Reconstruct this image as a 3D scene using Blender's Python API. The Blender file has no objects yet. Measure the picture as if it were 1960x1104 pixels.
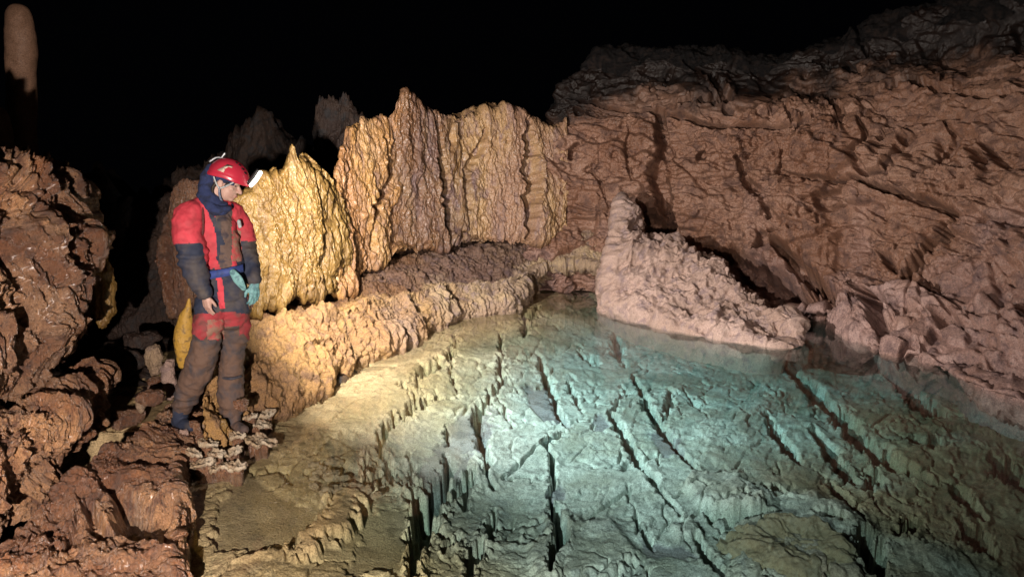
import bpy, math, random
import numpy as np
from mathutils import Vector
random.seed(7)
R = math.radians
sc = bpy.context.scene
COL = sc.collection

# ------------------------------------------------------------------ camera, world, light
PITCH = R(9.4); CAMH = 1.9; F = 1400.0
cam = bpy.data.objects.new('camera', bpy.data.cameras.new('camera')); COL.objects.link(cam)
cam.location = (0, 0, CAMH); cam.rotation_euler = (math.pi/2-PITCH, 0, 0)
cam.data.sensor_width = 36; cam.data.lens = 36*F/1960; cam.data.clip_end = 200
sc.camera = cam
w = bpy.data.worlds.new('World'); sc.world = w; w.use_nodes = True
w.node_tree.nodes['Background'].inputs[0].default_value = (0.5, 0.55, 0.8, 1)
w.node_tree.nodes['Background'].inputs[1].default_value = 0.0008
sc.view_settings.view_transform = 'Standard'; sc.view_settings.look = 'None'
sc.view_settings.exposure = 0; sc.view_settings.gamma = 1

def at(px, py, D):
    a = (px-980)/F; b = (552-py)/F
    d = (a, math.cos(PITCH)+b*math.sin(PITCH), -math.sin(PITCH)+b*math.cos(PITCH))
    t = D/d[1]
    return (d[0]*t, D, CAMH+d[2]*t)
def W(px, py, z=0.0):
    a = (px-980)/F; b = (552-py)/F
    d = (a, math.cos(PITCH)+b*math.sin(PITCH), -math.sin(PITCH)+b*math.cos(PITCH))
    t = (z-CAMH)/d[2]
    return (d[0]*t, d[1]*t, z)
def proj(P):
    x, y, z = P[..., 0], P[..., 1], P[..., 2]-CAMH
    f = y*math.cos(PITCH)-z*math.sin(PITCH); u = y*math.sin(PITCH)+z*math.cos(PITCH)
    f = np.maximum(f, 0.05)
    return 980+F*x/f, 552-F*u/f

def lamp(name, kind, loc, target, power, color, **kw):
    l = bpy.data.lights.new(name, kind); l.energy = power; l.color = color
    for k, v in kw.items(): setattr(l, k, v)
    o = bpy.data.objects.new(name, l); COL.objects.link(o); o.location = loc
    d = Vector(target)-Vector(loc); o.rotation_euler = d.to_track_quat('-Z', 'Y').to_euler()
    return o
# lamp of the caver who takes the picture: worn low, a little left of the camera
lamp('photographer_lamp', 'SPOT', (-0.75, -0.15, 1.44), at(600, 590, 7), 1500, (1.0, 0.87, 0.77),
     spot_size=R(118), spot_blend=0.7, shadow_soft_size=0.025)
# headlamp of the caver by the pool
HL = at(508, 349, 4.86)
lamp('headlamp_light', 'SPOT', HL, at(1200, 385, 9), 1800, (1.0, 0.94, 0.87),
     spot_size=R(154), spot_blend=1.0, shadow_soft_size=0.02)

# ------------------------------------------------------------------ numpy noise
_rs = np.random.RandomState(3)
_perm = np.concatenate([_rs.permutation(256)]*3).astype(np.int64)
_grad = _rs.normal(size=(256, 3)); _grad /= np.linalg.norm(_grad, axis=1)[:, None]
def perlin(P):
    P = np.asarray(P, dtype=np.float64); sh = P.shape[:-1]; P = P.reshape(-1, 3)
    i = np.floor(P).astype(np.int64); f = P-i; i &= 255
    u = f*f*f*(f*(f*6-15)+10); out = np.zeros(len(P))
    for dx in (0, 1):
        for dy in (0, 1):
            for dz in (0, 1):
                h = _perm[_perm[_perm[(i[:, 0]+dx) & 255]+((i[:, 1]+dy) & 255)]+((i[:, 2]+dz) & 255)]
                g = _grad[h]
                n = g[:, 0]*(f[:, 0]-dx)+g[:, 1]*(f[:, 1]-dy)+g[:, 2]*(f[:, 2]-dz)
                wx = u[:, 0] if dx else 1-u[:, 0]; wy = u[:, 1] if dy else 1-u[:, 1]; wz = u[:, 2] if dz else 1-u[:, 2]
                out += n*wx*wy*wz
    return out.reshape(sh)*1.5
def fbm(P, o=4, g=0.5, l=2.03):
    s = 0; a = 1; t = 0
    for k in range(o):
        s = s+a*perlin(P+k*17.3); t += a; a *= g; P = P*l
    return s/t
def ridged(P, o=4, g=0.55):
    s = 0; a = 1; t = 0
    for k in range(o):
        s = s+a*(1-2*np.abs(perlin(P+k*9.1))); t += a; a *= g; P = P*2.07
    return s/t
def worley(P):
    P = np.asarray(P, dtype=np.float64); sh = P.shape[:-1]; P = P.reshape(-1, 3)
    i = np.floor(P).astype(np.int64)
    f1 = np.full(len(P), 9.0); f2 = f1.copy(); idv = np.zeros(len(P))
    for dx in (-1, 0, 1):
        for dy in (-1, 0, 1):
            for dz in (-1, 0, 1):
                c = i+np.array((dx, dy, dz))
                h = _perm[_perm[_perm[c[:, 0] & 255]+(c[:, 1] & 255)]+(c[:, 2] & 255)]
                q = c+0.5+0.42*_grad[h]
                d = ((q-P)**2).sum(1)
                m = d < f1
                f2 = np.where(m, f1, np.minimum(f2, d)); idv = np.where(m, h/255.0, idv); f1 = np.where(m, d, f1)
    return np.sqrt(f1).reshape(sh), np.sqrt(f2).reshape(sh), idv.reshape(sh)
def sm(x, a, b):
    t = np.clip((x-a)/(b-a), 0, 1); return t*t*(3-2*t)
def terrace(n, k, sharp=0.25):
    t = n*k; i = np.floor(t); f = t-i
    return (i+sm(f, 0.5-sharp, 0.5+sharp))/k
def seg_dist(x, y, pts):
    """distance to a polyline and the signed side (left negative)"""
    best = np.full(x.shape, 1e9); side = np.zeros(x.shape); tt = np.zeros(x.shape); n = len(pts)-1
    for k in range(n):
        (x0, y0), (x1, y1) = pts[k], pts[k+1]
        dx, dy = x1-x0, y1-y0; L = dx*dx+dy*dy+1e-9
        t = np.clip(((x-x0)*dx+(y-y0)*dy)/L, 0, 1)
        ex, ey = x-x0-t*dx, y-y0-t*dy; d = np.hypot(ex, ey)
        m = d < best; best = np.where(m, d, best)
        side = np.where(m, np.sign(dx*ey-dy*ex), side); tt = np.where(m, (k+t)/n, tt)
    return best, side, tt
def poly_sd(x, y, pts):
    d, _, _ = seg_dist(x, y, list(pts)+[pts[0]])
    ins = np.zeros(x.shape, bool); n = len(pts); j = n-1
    for i in range(n):
        xi, yi = pts[i]; xj, yj = pts[j]
        c = ((yi > y) != (yj > y)) & (x < (xj-xi)*(y-yi)/(yj-yi+1e-12)+xi)
        ins ^= c; j = i
    return np.where(ins, d, -d)      # positive inside

# ------------------------------------------------------------------ mesh helpers
def setp(o, label=None, cat=None, group=None, kind=None):
    if label: o['label'] = label
    if cat: o['category'] = cat
    if group: o['group'] = group
    if kind: o['kind'] = kind
    return o
def mesh_np(name, V, Fq, mats, parent=None, smooth=True, midx=None, recentre=False):
    V = np.asarray(V, dtype=np.float64).reshape(-1, 3).copy()
    base = np.zeros(3)
    if recentre:
        base = np.array([V[:, 0].mean(), V[:, 1].mean(), V[:, 2].min()]); V -= base
    me = bpy.data.meshes.new(name)
    Fq = np.asarray(Fq, dtype=np.int32); k = Fq.shape[1]
    me.vertices.add(len(V)); me.vertices.foreach_set('co', V.astype(np.float32).ravel())
    me.loops.add(Fq.size); me.loops.foreach_set('vertex_index', Fq.ravel())
    me.polygons.add(len(Fq)); me.polygons.foreach_set('loop_start', np.arange(0, Fq.size, k, dtype=np.int32))
    me.polygons.foreach_set('loop_total', np.full(len(Fq), k, dtype=np.int32))
    me.update(calc_edges=True); me.validate()
    me.polygons.foreach_set('use_smooth', np.full(len(me.polygons), smooth))
    for m in (mats if isinstance(mats, (list, tuple)) else [mats]): me.materials.append(m)
    if midx is not None: me.polygons.foreach_set('material_index', np.asarray(midx, dtype=np.int32))
    o = bpy.data.objects.new(name, me); COL.objects.link(o)
    if recentre: o.location = base
    if parent is not None: o.parent = parent
    return o
def grid_faces(nu, nv, closeu=False, closev=False):
    a = np.arange(nu*nv).reshape(nu, nv)
    if closeu: a = np.vstack([a, a[:1]])
    if closev: a = np.hstack([a, a[:, :1]])
    return np.stack([a[:-1, :-1], a[:-1, 1:], a[1:, 1:], a[1:, :-1]], -1).reshape(-1, 4)
def cr(A, s):
    """Catmull-Rom along axis 0 at real parameters s (0..n-1)"""
    n = len(A); i = np.clip(np.floor(s).astype(int), 0, n-2); f = (s-i)[(...,)+(None,)*(A.ndim-1)]
    p0 = A[np.clip(i-1, 0, n-1)]; p1 = A[i]; p2 = A[i+1]; p3 = A[np.clip(i+2, 0, n-1)]
    return 0.5*((2*p1)+(-p0+p2)*f+(2*p0-5*p1+4*p2-p3)*f*f+(-p0+3*p1-3*p2+p3)*f*f*f)
def dens(A, n, wts=None):
    """parameters spread by mean chord length (optionally weighted) along axis 0"""
    c = np.linalg.norm(np.diff(A, axis=0), axis=-1)
    c = c.reshape(c.shape[0], -1).mean(1)
    if wts is not None: c = c*np.asarray(wts)
    s = np.concatenate([[0], np.cumsum(c)]); return np.interp(np.linspace(0, s[-1], n), s, np.arange(len(s)))
def loft(rows, nu, nv, wu=None, wv=None):
    A = np.array(rows, dtype=np.float64)                     # R x C x 3
    su = dens(A, nu, wu); B = cr(A, su)
    sv = dens(np.swapaxes(A, 0, 1), nv, wv); Cc = cr(np.swapaxes(B, 0, 1), sv)
    return np.swapaxes(Cc, 0, 1), su, sv
def normals(G):
    du = np.gradient(G, axis=0); dv = np.gradient(G, axis=1)
    n = np.cross(dv, du); n /= np.linalg.norm(n, axis=-1)[..., None]+1e-12
    return n
def toward(G, N):
    """flip all normals so that on the whole they face the camera"""
    c = np.array([0, 0, CAMH])-G
    px, py = proj(G); m = (px > -200) & (px < 2160)
    s = (N*c).sum(-1)[m].sum()
    return N if s > 0 else -N

# ------------------------------------------------------------------ materials
def rock(name, ca, cb, cc, dark=(0.03, 0.018, 0.013), scale=3.0, rough=(0.35, 0.75), bump=0.5, bd=0.02, streak=1.0, pits=0.5, spec=0.5, coat=0.0, mott=1.0):
    m = bpy.data.materials.new(name); m.use_nodes = True; nt = m.node_tree; N = nt.nodes; L = nt.links
    b = N['Principled BSDF']
    tc = N.new('ShaderNodeTexCoord'); mp = N.new('ShaderNodeMapping'); L.new(tc.outputs['Object'], mp.inputs[0])
    mp.inputs['Scale'].default_value = (1, 1, streak)
    def noise(s, d, dist=0.0, src=mp):
        n = N.new('ShaderNodeTexNoise'); n.inputs['Scale'].default_value = s; n.inputs['Detail'].default_value = d
        n.inputs['Roughness'].default_value = 0.62; n.inputs['Distortion'].default_value = dist
        L.new(src.outputs[0], n.inputs['Vector']); return n
    def ramp(src, a, bb, out='Fac'):
        r = N.new('ShaderNodeMapRange'); r.interpolation_type = 'SMOOTHSTEP'
        r.inputs[1].default_value = a; r.inputs[2].default_value = bb; L.new(src.outputs[out], r.inputs[0]); return r
    def mix(f, c1, c2, mode='MIX'):
        x = N.new('ShaderNodeMix'); x.data_type = 'RGBA'; x.blend_type = mode
        if f is not None:
            if isinstance(f, (int, float)): x.inputs[0].default_value = f
            else: L.new(f.outputs[0], x.inputs[0])
        for idx, c in ((6, c1), (7, c2)):
            if isinstance(c, tuple): x.inputs[idx].default_value = (*c, 1)
            else: L.new(c.outputs[2] if c.bl_idname == 'ShaderNodeMix' else c.outputs[0], x.inputs[idx])
        return x
    n1 = noise(scale*0.35, 5, 0.6); n2 = noise(scale*2.2, 7, 0.4); n3 = noise(scale*11, 6)
    c1 = mix(ramp(n1, 0.40, 0.62), ca, cb)
    c2 = mix(ramp(n2, 0.48, 0.66), c1, cc)
    pt = ramp(n3, 0.63, 0.50); pt.inputs[3].default_value = 0; pt.inputs[4].default_value = pits
    mg = N.new('ShaderNodeMath'); mg.operation = 'MULTIPLY'
    r3 = ramp(n3, 0.56, 0.70); L.new(r3.outputs[0], mg.inputs[0]); mg.inputs[1].default_value = pits
    c3 = mix(mg, c2, dark)
    n4 = noise(scale*30, 3); r4 = ramp(n4, 0.3, 0.7); r4.inputs[3].default_value = 1-0.35*mott; r4.inputs[4].default_value = 1+0.25*mott
    hs = N.new('ShaderNodeHueSaturation'); L.new(c3.outputs[2], hs.inputs['Color']); L.new(r4.outputs[0], hs.inputs['Value'])
    L.new(hs.outputs[0], b.inputs['Base Color'])
    rr = ramp(n2, 0.35, 0.65); rr.inputs[3].default_value = rough[0]; rr.inputs[4].default_value = rough[1]
    L.new(rr.outputs[0], b.inputs['Roughness']); b.inputs['Specular IOR Level'].default_value = spec
    b.inputs['Coat Weight'].default_value = coat; b.inputs['Coat Roughness'].default_value = 0.22
    vo = N.new('ShaderNodeTexVoronoi'); vo.feature = 'F1'; vo.inputs['Scale'].default_value = scale*9
    nd = noise(scale*6, 4, 0)
    vm = N.new('ShaderNodeVectorMath'); vm.operation = 'MULTIPLY_ADD'; L.new(nd.outputs['Color'], vm.inputs[0])
    vm.inputs[1].default_value = (0.25, 0.25, 0.25); L.new(mp.outputs[0], vm.inputs[2]); L.new(vm.outputs[0], vo.inputs['Vector'])
    ad = N.new('ShaderNodeMath'); ad.operation = 'MULTIPLY_ADD'; L.new(vo.outputs['Distance'], ad.inputs[0]); ad.inputs[1].default_value = 0.6; L.new(n3.outputs['Fac'], ad.inputs[2])
    bp = N.new('ShaderNodeBump'); bp.inputs['Strength'].default_value = bump; bp.inputs['Distance'].default_value = bd
    L.new(ad.outputs[0], bp.inputs['Height']); L.new(bp.outputs[0], b.inputs['Normal'])
    return m
def plain(name, col, rough=0.6, metal=0.0, spec=0.5, emit=None, es=0, dirt=None, ds=14, df=(0.45, 0.65), bump=0.0):
    m = bpy.data.materials.new(name); m.use_nodes = True; nt = m.node_tree; N = nt.nodes; L = nt.links; b = N['Principled BSDF']
    b.inputs['Base Color'].default_value = (*col, 1); b.inputs['Roughness'].default_value = rough
    b.inputs['Metallic'].default_value = metal; b.inputs['Specular IOR Level'].default_value = spec
    if emit: b.inputs['Emission Color'].default_value = (*emit, 1); b.inputs['Emission Strength'].default_value = es
    tc = N.new('ShaderNodeTexCoord'); n = N.new('ShaderNodeTexNoise'); n.inputs['Scale'].default_value = ds; n.inputs['Detail'].default_value = 6
    n.inputs['Distortion'].default_value = 0.5; L.new(tc.outputs['Object'], n.inputs['Vector'])
    r = N.new('ShaderNodeMapRange'); r.inputs[1].default_value = df[0]; r.inputs[2].default_value = df[1]; L.new(n.outputs['Fac'], r.inputs[0])
    x = N.new('ShaderNodeMix'); x.data_type = 'RGBA'; L.new(r.outputs[0], x.inputs[0]); x.inputs[6].default_value = (*col, 1)
    x.inputs[7].default_value = (*(dirt or tuple(c*0.8 for c in col)), 1); L.new(x.outputs[2], b.inputs['Base Color'])
    if bump:
        n2 = N.new('ShaderNodeTexNoise'); n2.inputs['Scale'].default_value = ds*4; n2.inputs['Detail'].default_value = 4; L.new(tc.outputs['Object'], n2.inputs['Vector'])
        bp = N.new('ShaderNodeBump'); bp.inputs['Strength'].default_value = bump; bp.inputs['Distance'].default_value = 0.006
        L.new(n2.outputs['Fac'], bp.inputs['Height']); L.new(bp.outputs[0], b.inputs['Normal'])
    return m
M_wall = rock('brown_wall_rock', (0.205, 0.100, 0.062), (0.275, 0.150, 0.102), (0.125, 0.064, 0.046), scale=2.6, bump=0.45, spec=0.4, rough=(0.4, 0.8), pits=.75)
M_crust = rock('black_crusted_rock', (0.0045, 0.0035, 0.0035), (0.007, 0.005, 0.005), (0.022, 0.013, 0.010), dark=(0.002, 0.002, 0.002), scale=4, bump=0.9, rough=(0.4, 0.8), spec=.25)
M_pink = rock('pale_pink_rock', (0.37, 0.245, 0.195), (0.45, 0.31, 0.26), (0.28, 0.195, 0.185), dark=(0.09, 0.05, 0.05), scale=4, bump=0.6, pits=0.45)
M_gold = rock('golden_flowstone', (0.21, 0.118, 0.032), (0.27, 0.16, 0.048), (0.15, 0.08, 0.022), dark=(0.10, 0.05, 0.02), scale=4, streak=0.35, bump=0.5, rough=(0.24, 0.5), pits=0.55, coat=.1)
M_curt = rock('ribbed_flowstone', (0.33, 0.185, 0.115), (0.42, 0.255, 0.12), (0.25, 0.15, 0.12), dark=(0.07, 0.04, 0.03), scale=3.2, streak=0.3, bump=0.6, rough=(0.24, 0.5), pits=0.5, coat=.12)
M_shelf = rock('shelf_rock', (0.38, 0.26, 0.18), (0.45, 0.32, 0.19), (0.28, 0.20, 0.17), dark=(0.09, 0.05, 0.035), scale=4, bump=0.7, rough=(0.3, 0.65), pits=0.45)
M_left = rock('red_brown_wet_rock', (0.20, 0.088, 0.048), (0.36, 0.20, 0.115), (0.125, 0.055, 0.032), scale=5, streak=0.6, bump=0.7, bd=0.03, rough=(0.22, 0.45), pits=0.9, spec=0.9, coat=0.25)
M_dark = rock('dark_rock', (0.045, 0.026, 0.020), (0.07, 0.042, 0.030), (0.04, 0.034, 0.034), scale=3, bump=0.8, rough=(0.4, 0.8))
M_bed = rock('pool_bed_rock', (0.52, 0.47, 0.36), (0.60, 0.54, 0.41), (0.44, 0.42, 0.36), dark=(0.16, 0.14, 0.12), scale=3.5, bump=0.45, bd=0.015, rough=(0.6, 0.9), pits=0.22, spec=0.1, mott=0.7)
M_bedm = rock('pool_bed_and_mud', (0.43, 0.40, 0.34), (0.68, 0.66, 0.61), (0.36, 0.345, 0.315), dark=(0.08, 0.07, 0.06), scale=3.5, bump=0.6, bd=0.015, rough=(0.6, 0.9), pits=0.55, spec=0.1, mott=0.9)
def add_tint(m, col, attr='mud'):
    nt = m.node_tree; b = nt.nodes['Principled BSDF']; src = b.inputs['Base Color'].links[0].from_socket
    a = nt.nodes.new('ShaderNodeAttribute'); a.attribute_name = attr
    x = nt.nodes.new('ShaderNodeMix'); x.data_type = 'RGBA'; x.blend_type = 'MULTIPLY'; nt.links.new(a.outputs['Fac'], x.inputs[0])
    nt.links.new(src, x.inputs[6]); x.inputs[7].default_value = (*col, 1); nt.links.new(x.outputs[2], b.inputs['Base Color'])
add_tint(M_bedm, (0.92, 0.70, 0.42))
add_tint(M_bedm, (0.60, 0.38, 0.26), 'brown'); add_tint(M_bedm, (0.62, 0.58, 0.66), 'silt')
def set_attr(o, name, arr):
    a = o.data.attributes.new(name, 'FLOAT', 'POINT'); a.data.foreach_set('value', np.clip(arr, 0, 1).ravel().astype(np.float32))
add_tint(M_wall, (.05, .045, .045), 'crust'); add_tint(M_wall, (1.12, 1.30, 1.68), 'mauve'); add_tint(M_curt, (.55, .55, .68), 'stripe'); add_tint(M_curt, (1.0, .86, .52), 'gold'); add_tint(M_left, (1.55, 1.5, 1.3), 'light'); add_tint(M_shelf, (.92, .74, .46), 'gold'); add_tint(M_shelf, (.50, .43, .47), 'dim')
M_stone = rock('tan_stone', (0.36, 0.27, 0.17), (0.44, 0.35, 0.24), (0.27, 0.19, 0.11), scale=14, bump=0.6, pits=0.5)
M_white = rock('white_calcite', (0.44, 0.32, 0.20), (0.62, 0.53, 0.41), (0.27, 0.16, 0.09), dark=(0.3, 0.2, 0.13), scale=9, bump=0.5, rough=(0.3, 0.6), pits=0.4)
M_stal = rock('smooth_stalagmite_rock', (0.36, 0.20, 0.125), (0.40, 0.23, 0.15), (0.30, 0.165, 0.10), dark=(0.16, 0.08, 0.05), scale=3, bump=0.25, rough=(0.5, 0.8), pits=0.3)

def water_mat():
    m = bpy.data.materials.new('clear_pool_water'); m.use_nodes = True; nt = m.node_tree; N = nt.nodes; L = nt.links
    for n in list(N): N.remove(n)
    out = N.new('ShaderNodeOutputMaterial'); mx = N.new('ShaderNodeMixShader'); tr = N.new('ShaderNodeBsdfTransparent')
    gl = N.new('ShaderNodeBsdfGlossy'); gl.inputs['Roughness'].default_value = 0.03; lw = N.new('ShaderNodeLayerWeight'); lw.inputs['Blend'].default_value = 0.5
    p5 = N.new('ShaderNodeMath'); p5.operation = 'POWER'; L.new(lw.outputs['Facing'], p5.inputs[0]); p5.inputs[1].default_value = 5   # Schlick, the same from both sides
    fr = N.new('ShaderNodeMath'); fr.operation = 'MULTIPLY_ADD'; L.new(p5.outputs[0], fr.inputs[0]); fr.inputs[1].default_value = 0.95; fr.inputs[2].default_value = 0.02
    n = N.new('ShaderNodeTexNoise'); n.inputs['Scale'].default_value = 6; n.inputs['Detail'].default_value = 2
    tc = N.new('ShaderNodeTexCoord'); L.new(tc.outputs['Object'], n.inputs['Vector'])
    bp = N.new('ShaderNodeBump'); bp.inputs['Strength'].default_value = 0.05; bp.inputs['Distance'].default_value = 0.01
    L.new(n.outputs['Fac'], bp.inputs['Height']); L.new(bp.outputs[0], gl.inputs['Normal'])
    L.new(fr.outputs[0], mx.inputs[0]); L.new(tr.outputs[0], mx.inputs[1]); L.new(gl.outputs[0], mx.inputs[2]); L.new(mx.outputs[0], out.inputs['Surface'])
    va = N.new('ShaderNodeVolumeAbsorption'); va.inputs['Color'].default_value = (0.40, 0.84, 0.88, 1); va.inputs['Density'].default_value = 0.66
    L.new(va.outputs[0], out.inputs['Volume'])
    return m
M_water = water_mat()

# ------------------------------------------------------------------ right wall
def PX(px, py, D): return at(px, py, D)
def rowof(pts): return [PX(*p) if len(p) == 3 else W(*p) for p in pts]
def carve(G, px, py, N, cracks):
    d = np.zeros(G.shape[:2])
    wn = perlin(G*3.0)*7+perlin(G*9)*3.5
    for pts, wd, dep in cracks:
        x0 = min(p[0] for p in pts)-60; x1 = max(p[0] for p in pts)+60
        y0 = min(p[1] for p in pts)-60; y1 = max(p[1] for p in pts)+60
        m = (px > x0) & (px < x1) & (py > y0) & (py < y1)
        if not m.any(): continue
        q, s, t = seg_dist(px[m]+wn[m], py[m]+wn[m]*0.8, pts)
        ww = wd*(0.35+0.65*np.sin(np.pi*np.clip(t, 0.04, 0.96)))*(1+0.5*perlin(np.stack([t*17, t*0, t*0+wd], -1)))
        d[m] -= dep*(1-sm(q, ww*0.35, ww))
    return d

A_rows = [
 [(1000,640),(1150,640),(1300,660),(1450,690),(1590,700),(1640,720),(1700,750),(1780,775),(1840,830),(1960,880),(2200,980),(2500,1110)],
 [(1000,560),(1150,560),(1300,580),(1450,605),(1590,625),(1640,645),(1700,675),(1780,695),(1840,738),(1960,782),(2200,860),(2500,960)],
 [(1000,510,11.2),(1150,500,11.1),(1300,520,10.6),(1450,560,9.9),(1590,570,9.1),(1640,585,8.8),(1700,600,8.1),(1780,610,7.7),(1840,640,7.1),(1960,680,6.3),(2200,730,5.3),(2500,800,4.5)],
 [(1000,430,11.5),(1150,420,11.3),(1300,440,10.9),(1450,465,10.3),(1590,475,9.7),(1640,480,9.3),(1700,485,8.9),(1780,490,8.5),(1840,500,8.1),(1960,515,7.4),(2200,540,6.1),(2500,570,5.1)],
 [(1000,340,11.7),(1150,330,11.5),(1300,330,11.1),(1450,340,10.6),(1590,340,10.0),(1640,340,9.7),(1700,340,9.4),(1780,330,9.0),(1840,330,8.7),(1960,330,8.0),(2200,320,6.7),(2500,300,5.7)],
 [(1020,260,11.8),(1120,225,11.6),(1290,220,11.2),(1450,225,10.7),(1590,220,10.3),(1640,210,10.1),(1700,200,9.9),(1780,190,9.5),(1840,190,9.2),(1960,180,8.5),(2200,150,7.2),(2500,100,6.1)],
 [(1045,225,12.0),(1100,165,11.9),(1280,150,11.8),(1450,155,11.5),(1590,140,11.2),(1640,120,10.9),(1700,110,10.7),(1780,100,10.3),(1840,95,10.0),(1960,80,9.3),(2200,30,8.0),(2500,-60,6.6)],
 [(1060,222,12.2),(1150,108,12.3),(1290,104,12.2),(1450,112,11.9),(1590,85,11.6),(1640,60,11.3),(1700,30,11.1),(1780,10,10.7),(1840,-10,10.4),(1960,-50,9.7),(2200,-120,9.0),(2500,-220,7.4)],
 [(1100,260,13.3),(1170,190,14),(1290,180,14.5),(1450,180,14.5),(1590,150,14.2),(1640,130,14.0),(1700,110,13.8),(1780,90,13.4),(1840,60,13.0),(1960,20,12.4),(2200,-60,11.0),(2500,-220,9.4)],
]
rows = []
for k, r in enumerate(A_rows):
    if k == 0: rows.append([W(p[0], p[1], -1.3) if i < 99 else 0 for i, p in enumerate(A_rows[1])])
    else: rows.append(rowof(r))
rows[0] = [(x+.4, y+.4, -.05) for (x, y, z) in rows[1]]; rows.insert(0, [(x+.5, y+.5, -1.4) for (x, y, z) in rows[1]])
G, su, sv = loft(rows, 580, 880, wu=[.2, 1.0, 1.2, 1, 1.2, 1.2, 1.2, 1, .4], wv=[1, 1, 1, 1, 1, 1, 1, 1, .9, .4, .25]); su = su-1
N = toward(G, normals(G)); px, py = proj(G)
big = fbm(G*0.75+3, 4)*0.28
Q = G*np.array([1, 1, 1.5])
bed_dir = Q+0.25*np.stack([perlin(G*1.4), perlin(G*1.4+9), perlin(G*1.4+20)], -1)
f1, f2, idv = worley(bed_dir*1.15+5)
blocks = (idv-0.5)*0.16-0.07*(1-sm(f2-f1, 0.0, 0.055))*sm(perlin(G*1.3+70), 0, .4)
f1b, f2b, idb = worley(bed_dir*3.9+2)
mod = sm(perlin(G*0.8+40), -0.25, 0.35)
blocks2 = ((idb-0.5)*0.04-0.02*(1-sm(f2b-f1b, 0.0, 0.15)))*mod+terrace(fbm(G*3.1+50, 4), 5, .12)*.10*mod
layers = terrace(fbm(G*np.array([1.1, 1.1, 2.6])+7, 4)*1.0, 5, 0.18)*0.30
fine = ridged(G*5, 4)*0.030+fbm(G*11, 4)*0.035+fbm(G*30, 2)*0.012
msk = sm(fbm(G*0.9+90, 3), -.12, .22)
fine = fine*(.25+1.1*msk)+msk*terrace(fbm(G*5.2+14, 5), 5, .12)*.07
big2 = terrace(fbm(G*np.array([.55, .55, .9])+120, 3), 5, .10)*.55
disp = big+blocks*0.9+blocks2+layers*1.2+big2+fine
RC = [([(1075,185),(1180,195),(1290,218),(1360,240),(1450,235),(1560,245)],9,.32),
      ([(1262,205),(1268,290),(1255,340),(1275,400),(1292,440)],22,.45),
      ([(1200,240),(1202,290),(1215,350)],5,.15), ([(1130,330),(1150,350),(1165,400)],5,.12),
      ([(1405,300),(1425,345),(1460,375),(1475,420)],13,.3),
      ([(1500,205),(1520,235),(1560,235)],8,.22),([(1580,180),(1610,215),(1600,240)],12,.3),
      ([(1640,345),(1700,370),(1780,390),(1830,410)],11,.34),
      ([(1815,405),(1800,450),(1760,500),(1720,532)],20,.5),
      ([(1640,225),(1660,250),(1640,300),(1660,340),(1700,335),(1720,290),(1705,270)],9,.22),
      ([(1800,225),(1820,250),(1800,310),(1760,345)],7,.16),([(1855,285),(1880,305)],15,.3),
      ([(1480,460),(1520,500),(1560,540),(1590,570),(1585,620)],24,.5),
      ([(1655,555),(1695,595),(1690,690)],15,.42),([(1665,470),(1710,510)],10,.25),
      ([(1870,270),(1900,300),(1925,320)],10,.25),([(1680,260),(1710,235)],9,.2),([(1500,290),(1490,330),(1550,345),(1640,350)],8,.22),
      ([(1350,480),(1400,500),(1500,560),(1560,610),(1555,640)],46,.5), ([(1205,400),(1235,420),(1260,440),(1300,480)],34,.7),
      ([(1640,180),(1740,150),(1810,165)],10,.3),([(1560,120),(1650,135)],10,.3),([(1640,60),(1660,110)],10,.3),
      ([(1780,165),(1870,180),(1960,170)],8,.25),([(1310,120),(1400,190),(1300,200)],12,.3),
      ([(1880,480),(1960,470)],9,.25),([(1700,570),(1740,560),(1745,520)],6,.14),([(1820,600),(1850,640)],6,.12),([(1860,690),(1900,720)],7,.14)]
f1, f2, idv = worley(G*1.9+np.stack([perlin(G*2.5), perlin(G*2.5+4), perlin(G*2.5+9)], -1)*.5+11)
disp -= .30*(1-sm(f1, .16, .26))*(idv > .45)
f1, f2, idv = worley(G*5.2+perlin(G*4)[..., None]*.7)
disp -= .11*(1-sm(f1, .20, .32))*(idv > .5)*sm(msk, .1, .6)
disp += carve(G, px, py, N, RC)
# smoother, washed band near the water
low = 1-sm(G[..., 2], 0.2, 1.1)
disp = disp*(.2+.8*sm(su, .7, 1.25))[:, None]
top = sm(su, 5.6, 7)[:, None]; disp = disp*(1-.45*sm(su, 4.3, 5.4)[:, None])*(1-.4*top)+top*(ridged(G*2.2+4, 3)*0.07+fbm(G*6, 4)*.07)
G2 = G+N*disp[..., None]
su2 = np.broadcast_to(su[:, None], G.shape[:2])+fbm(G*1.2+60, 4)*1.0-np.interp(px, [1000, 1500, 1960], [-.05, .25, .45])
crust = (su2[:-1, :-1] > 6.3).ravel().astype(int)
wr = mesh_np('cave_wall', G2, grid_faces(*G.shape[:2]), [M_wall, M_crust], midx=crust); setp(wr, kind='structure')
set_attr(wr, 'crust', sm(su2+.5*fbm(G*3.5+2, 4), 4.75, 5.75)); set_attr(wr, 'mauve', sm(py+fbm(G*1.1+8, 4)*260, 420, 640))

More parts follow.
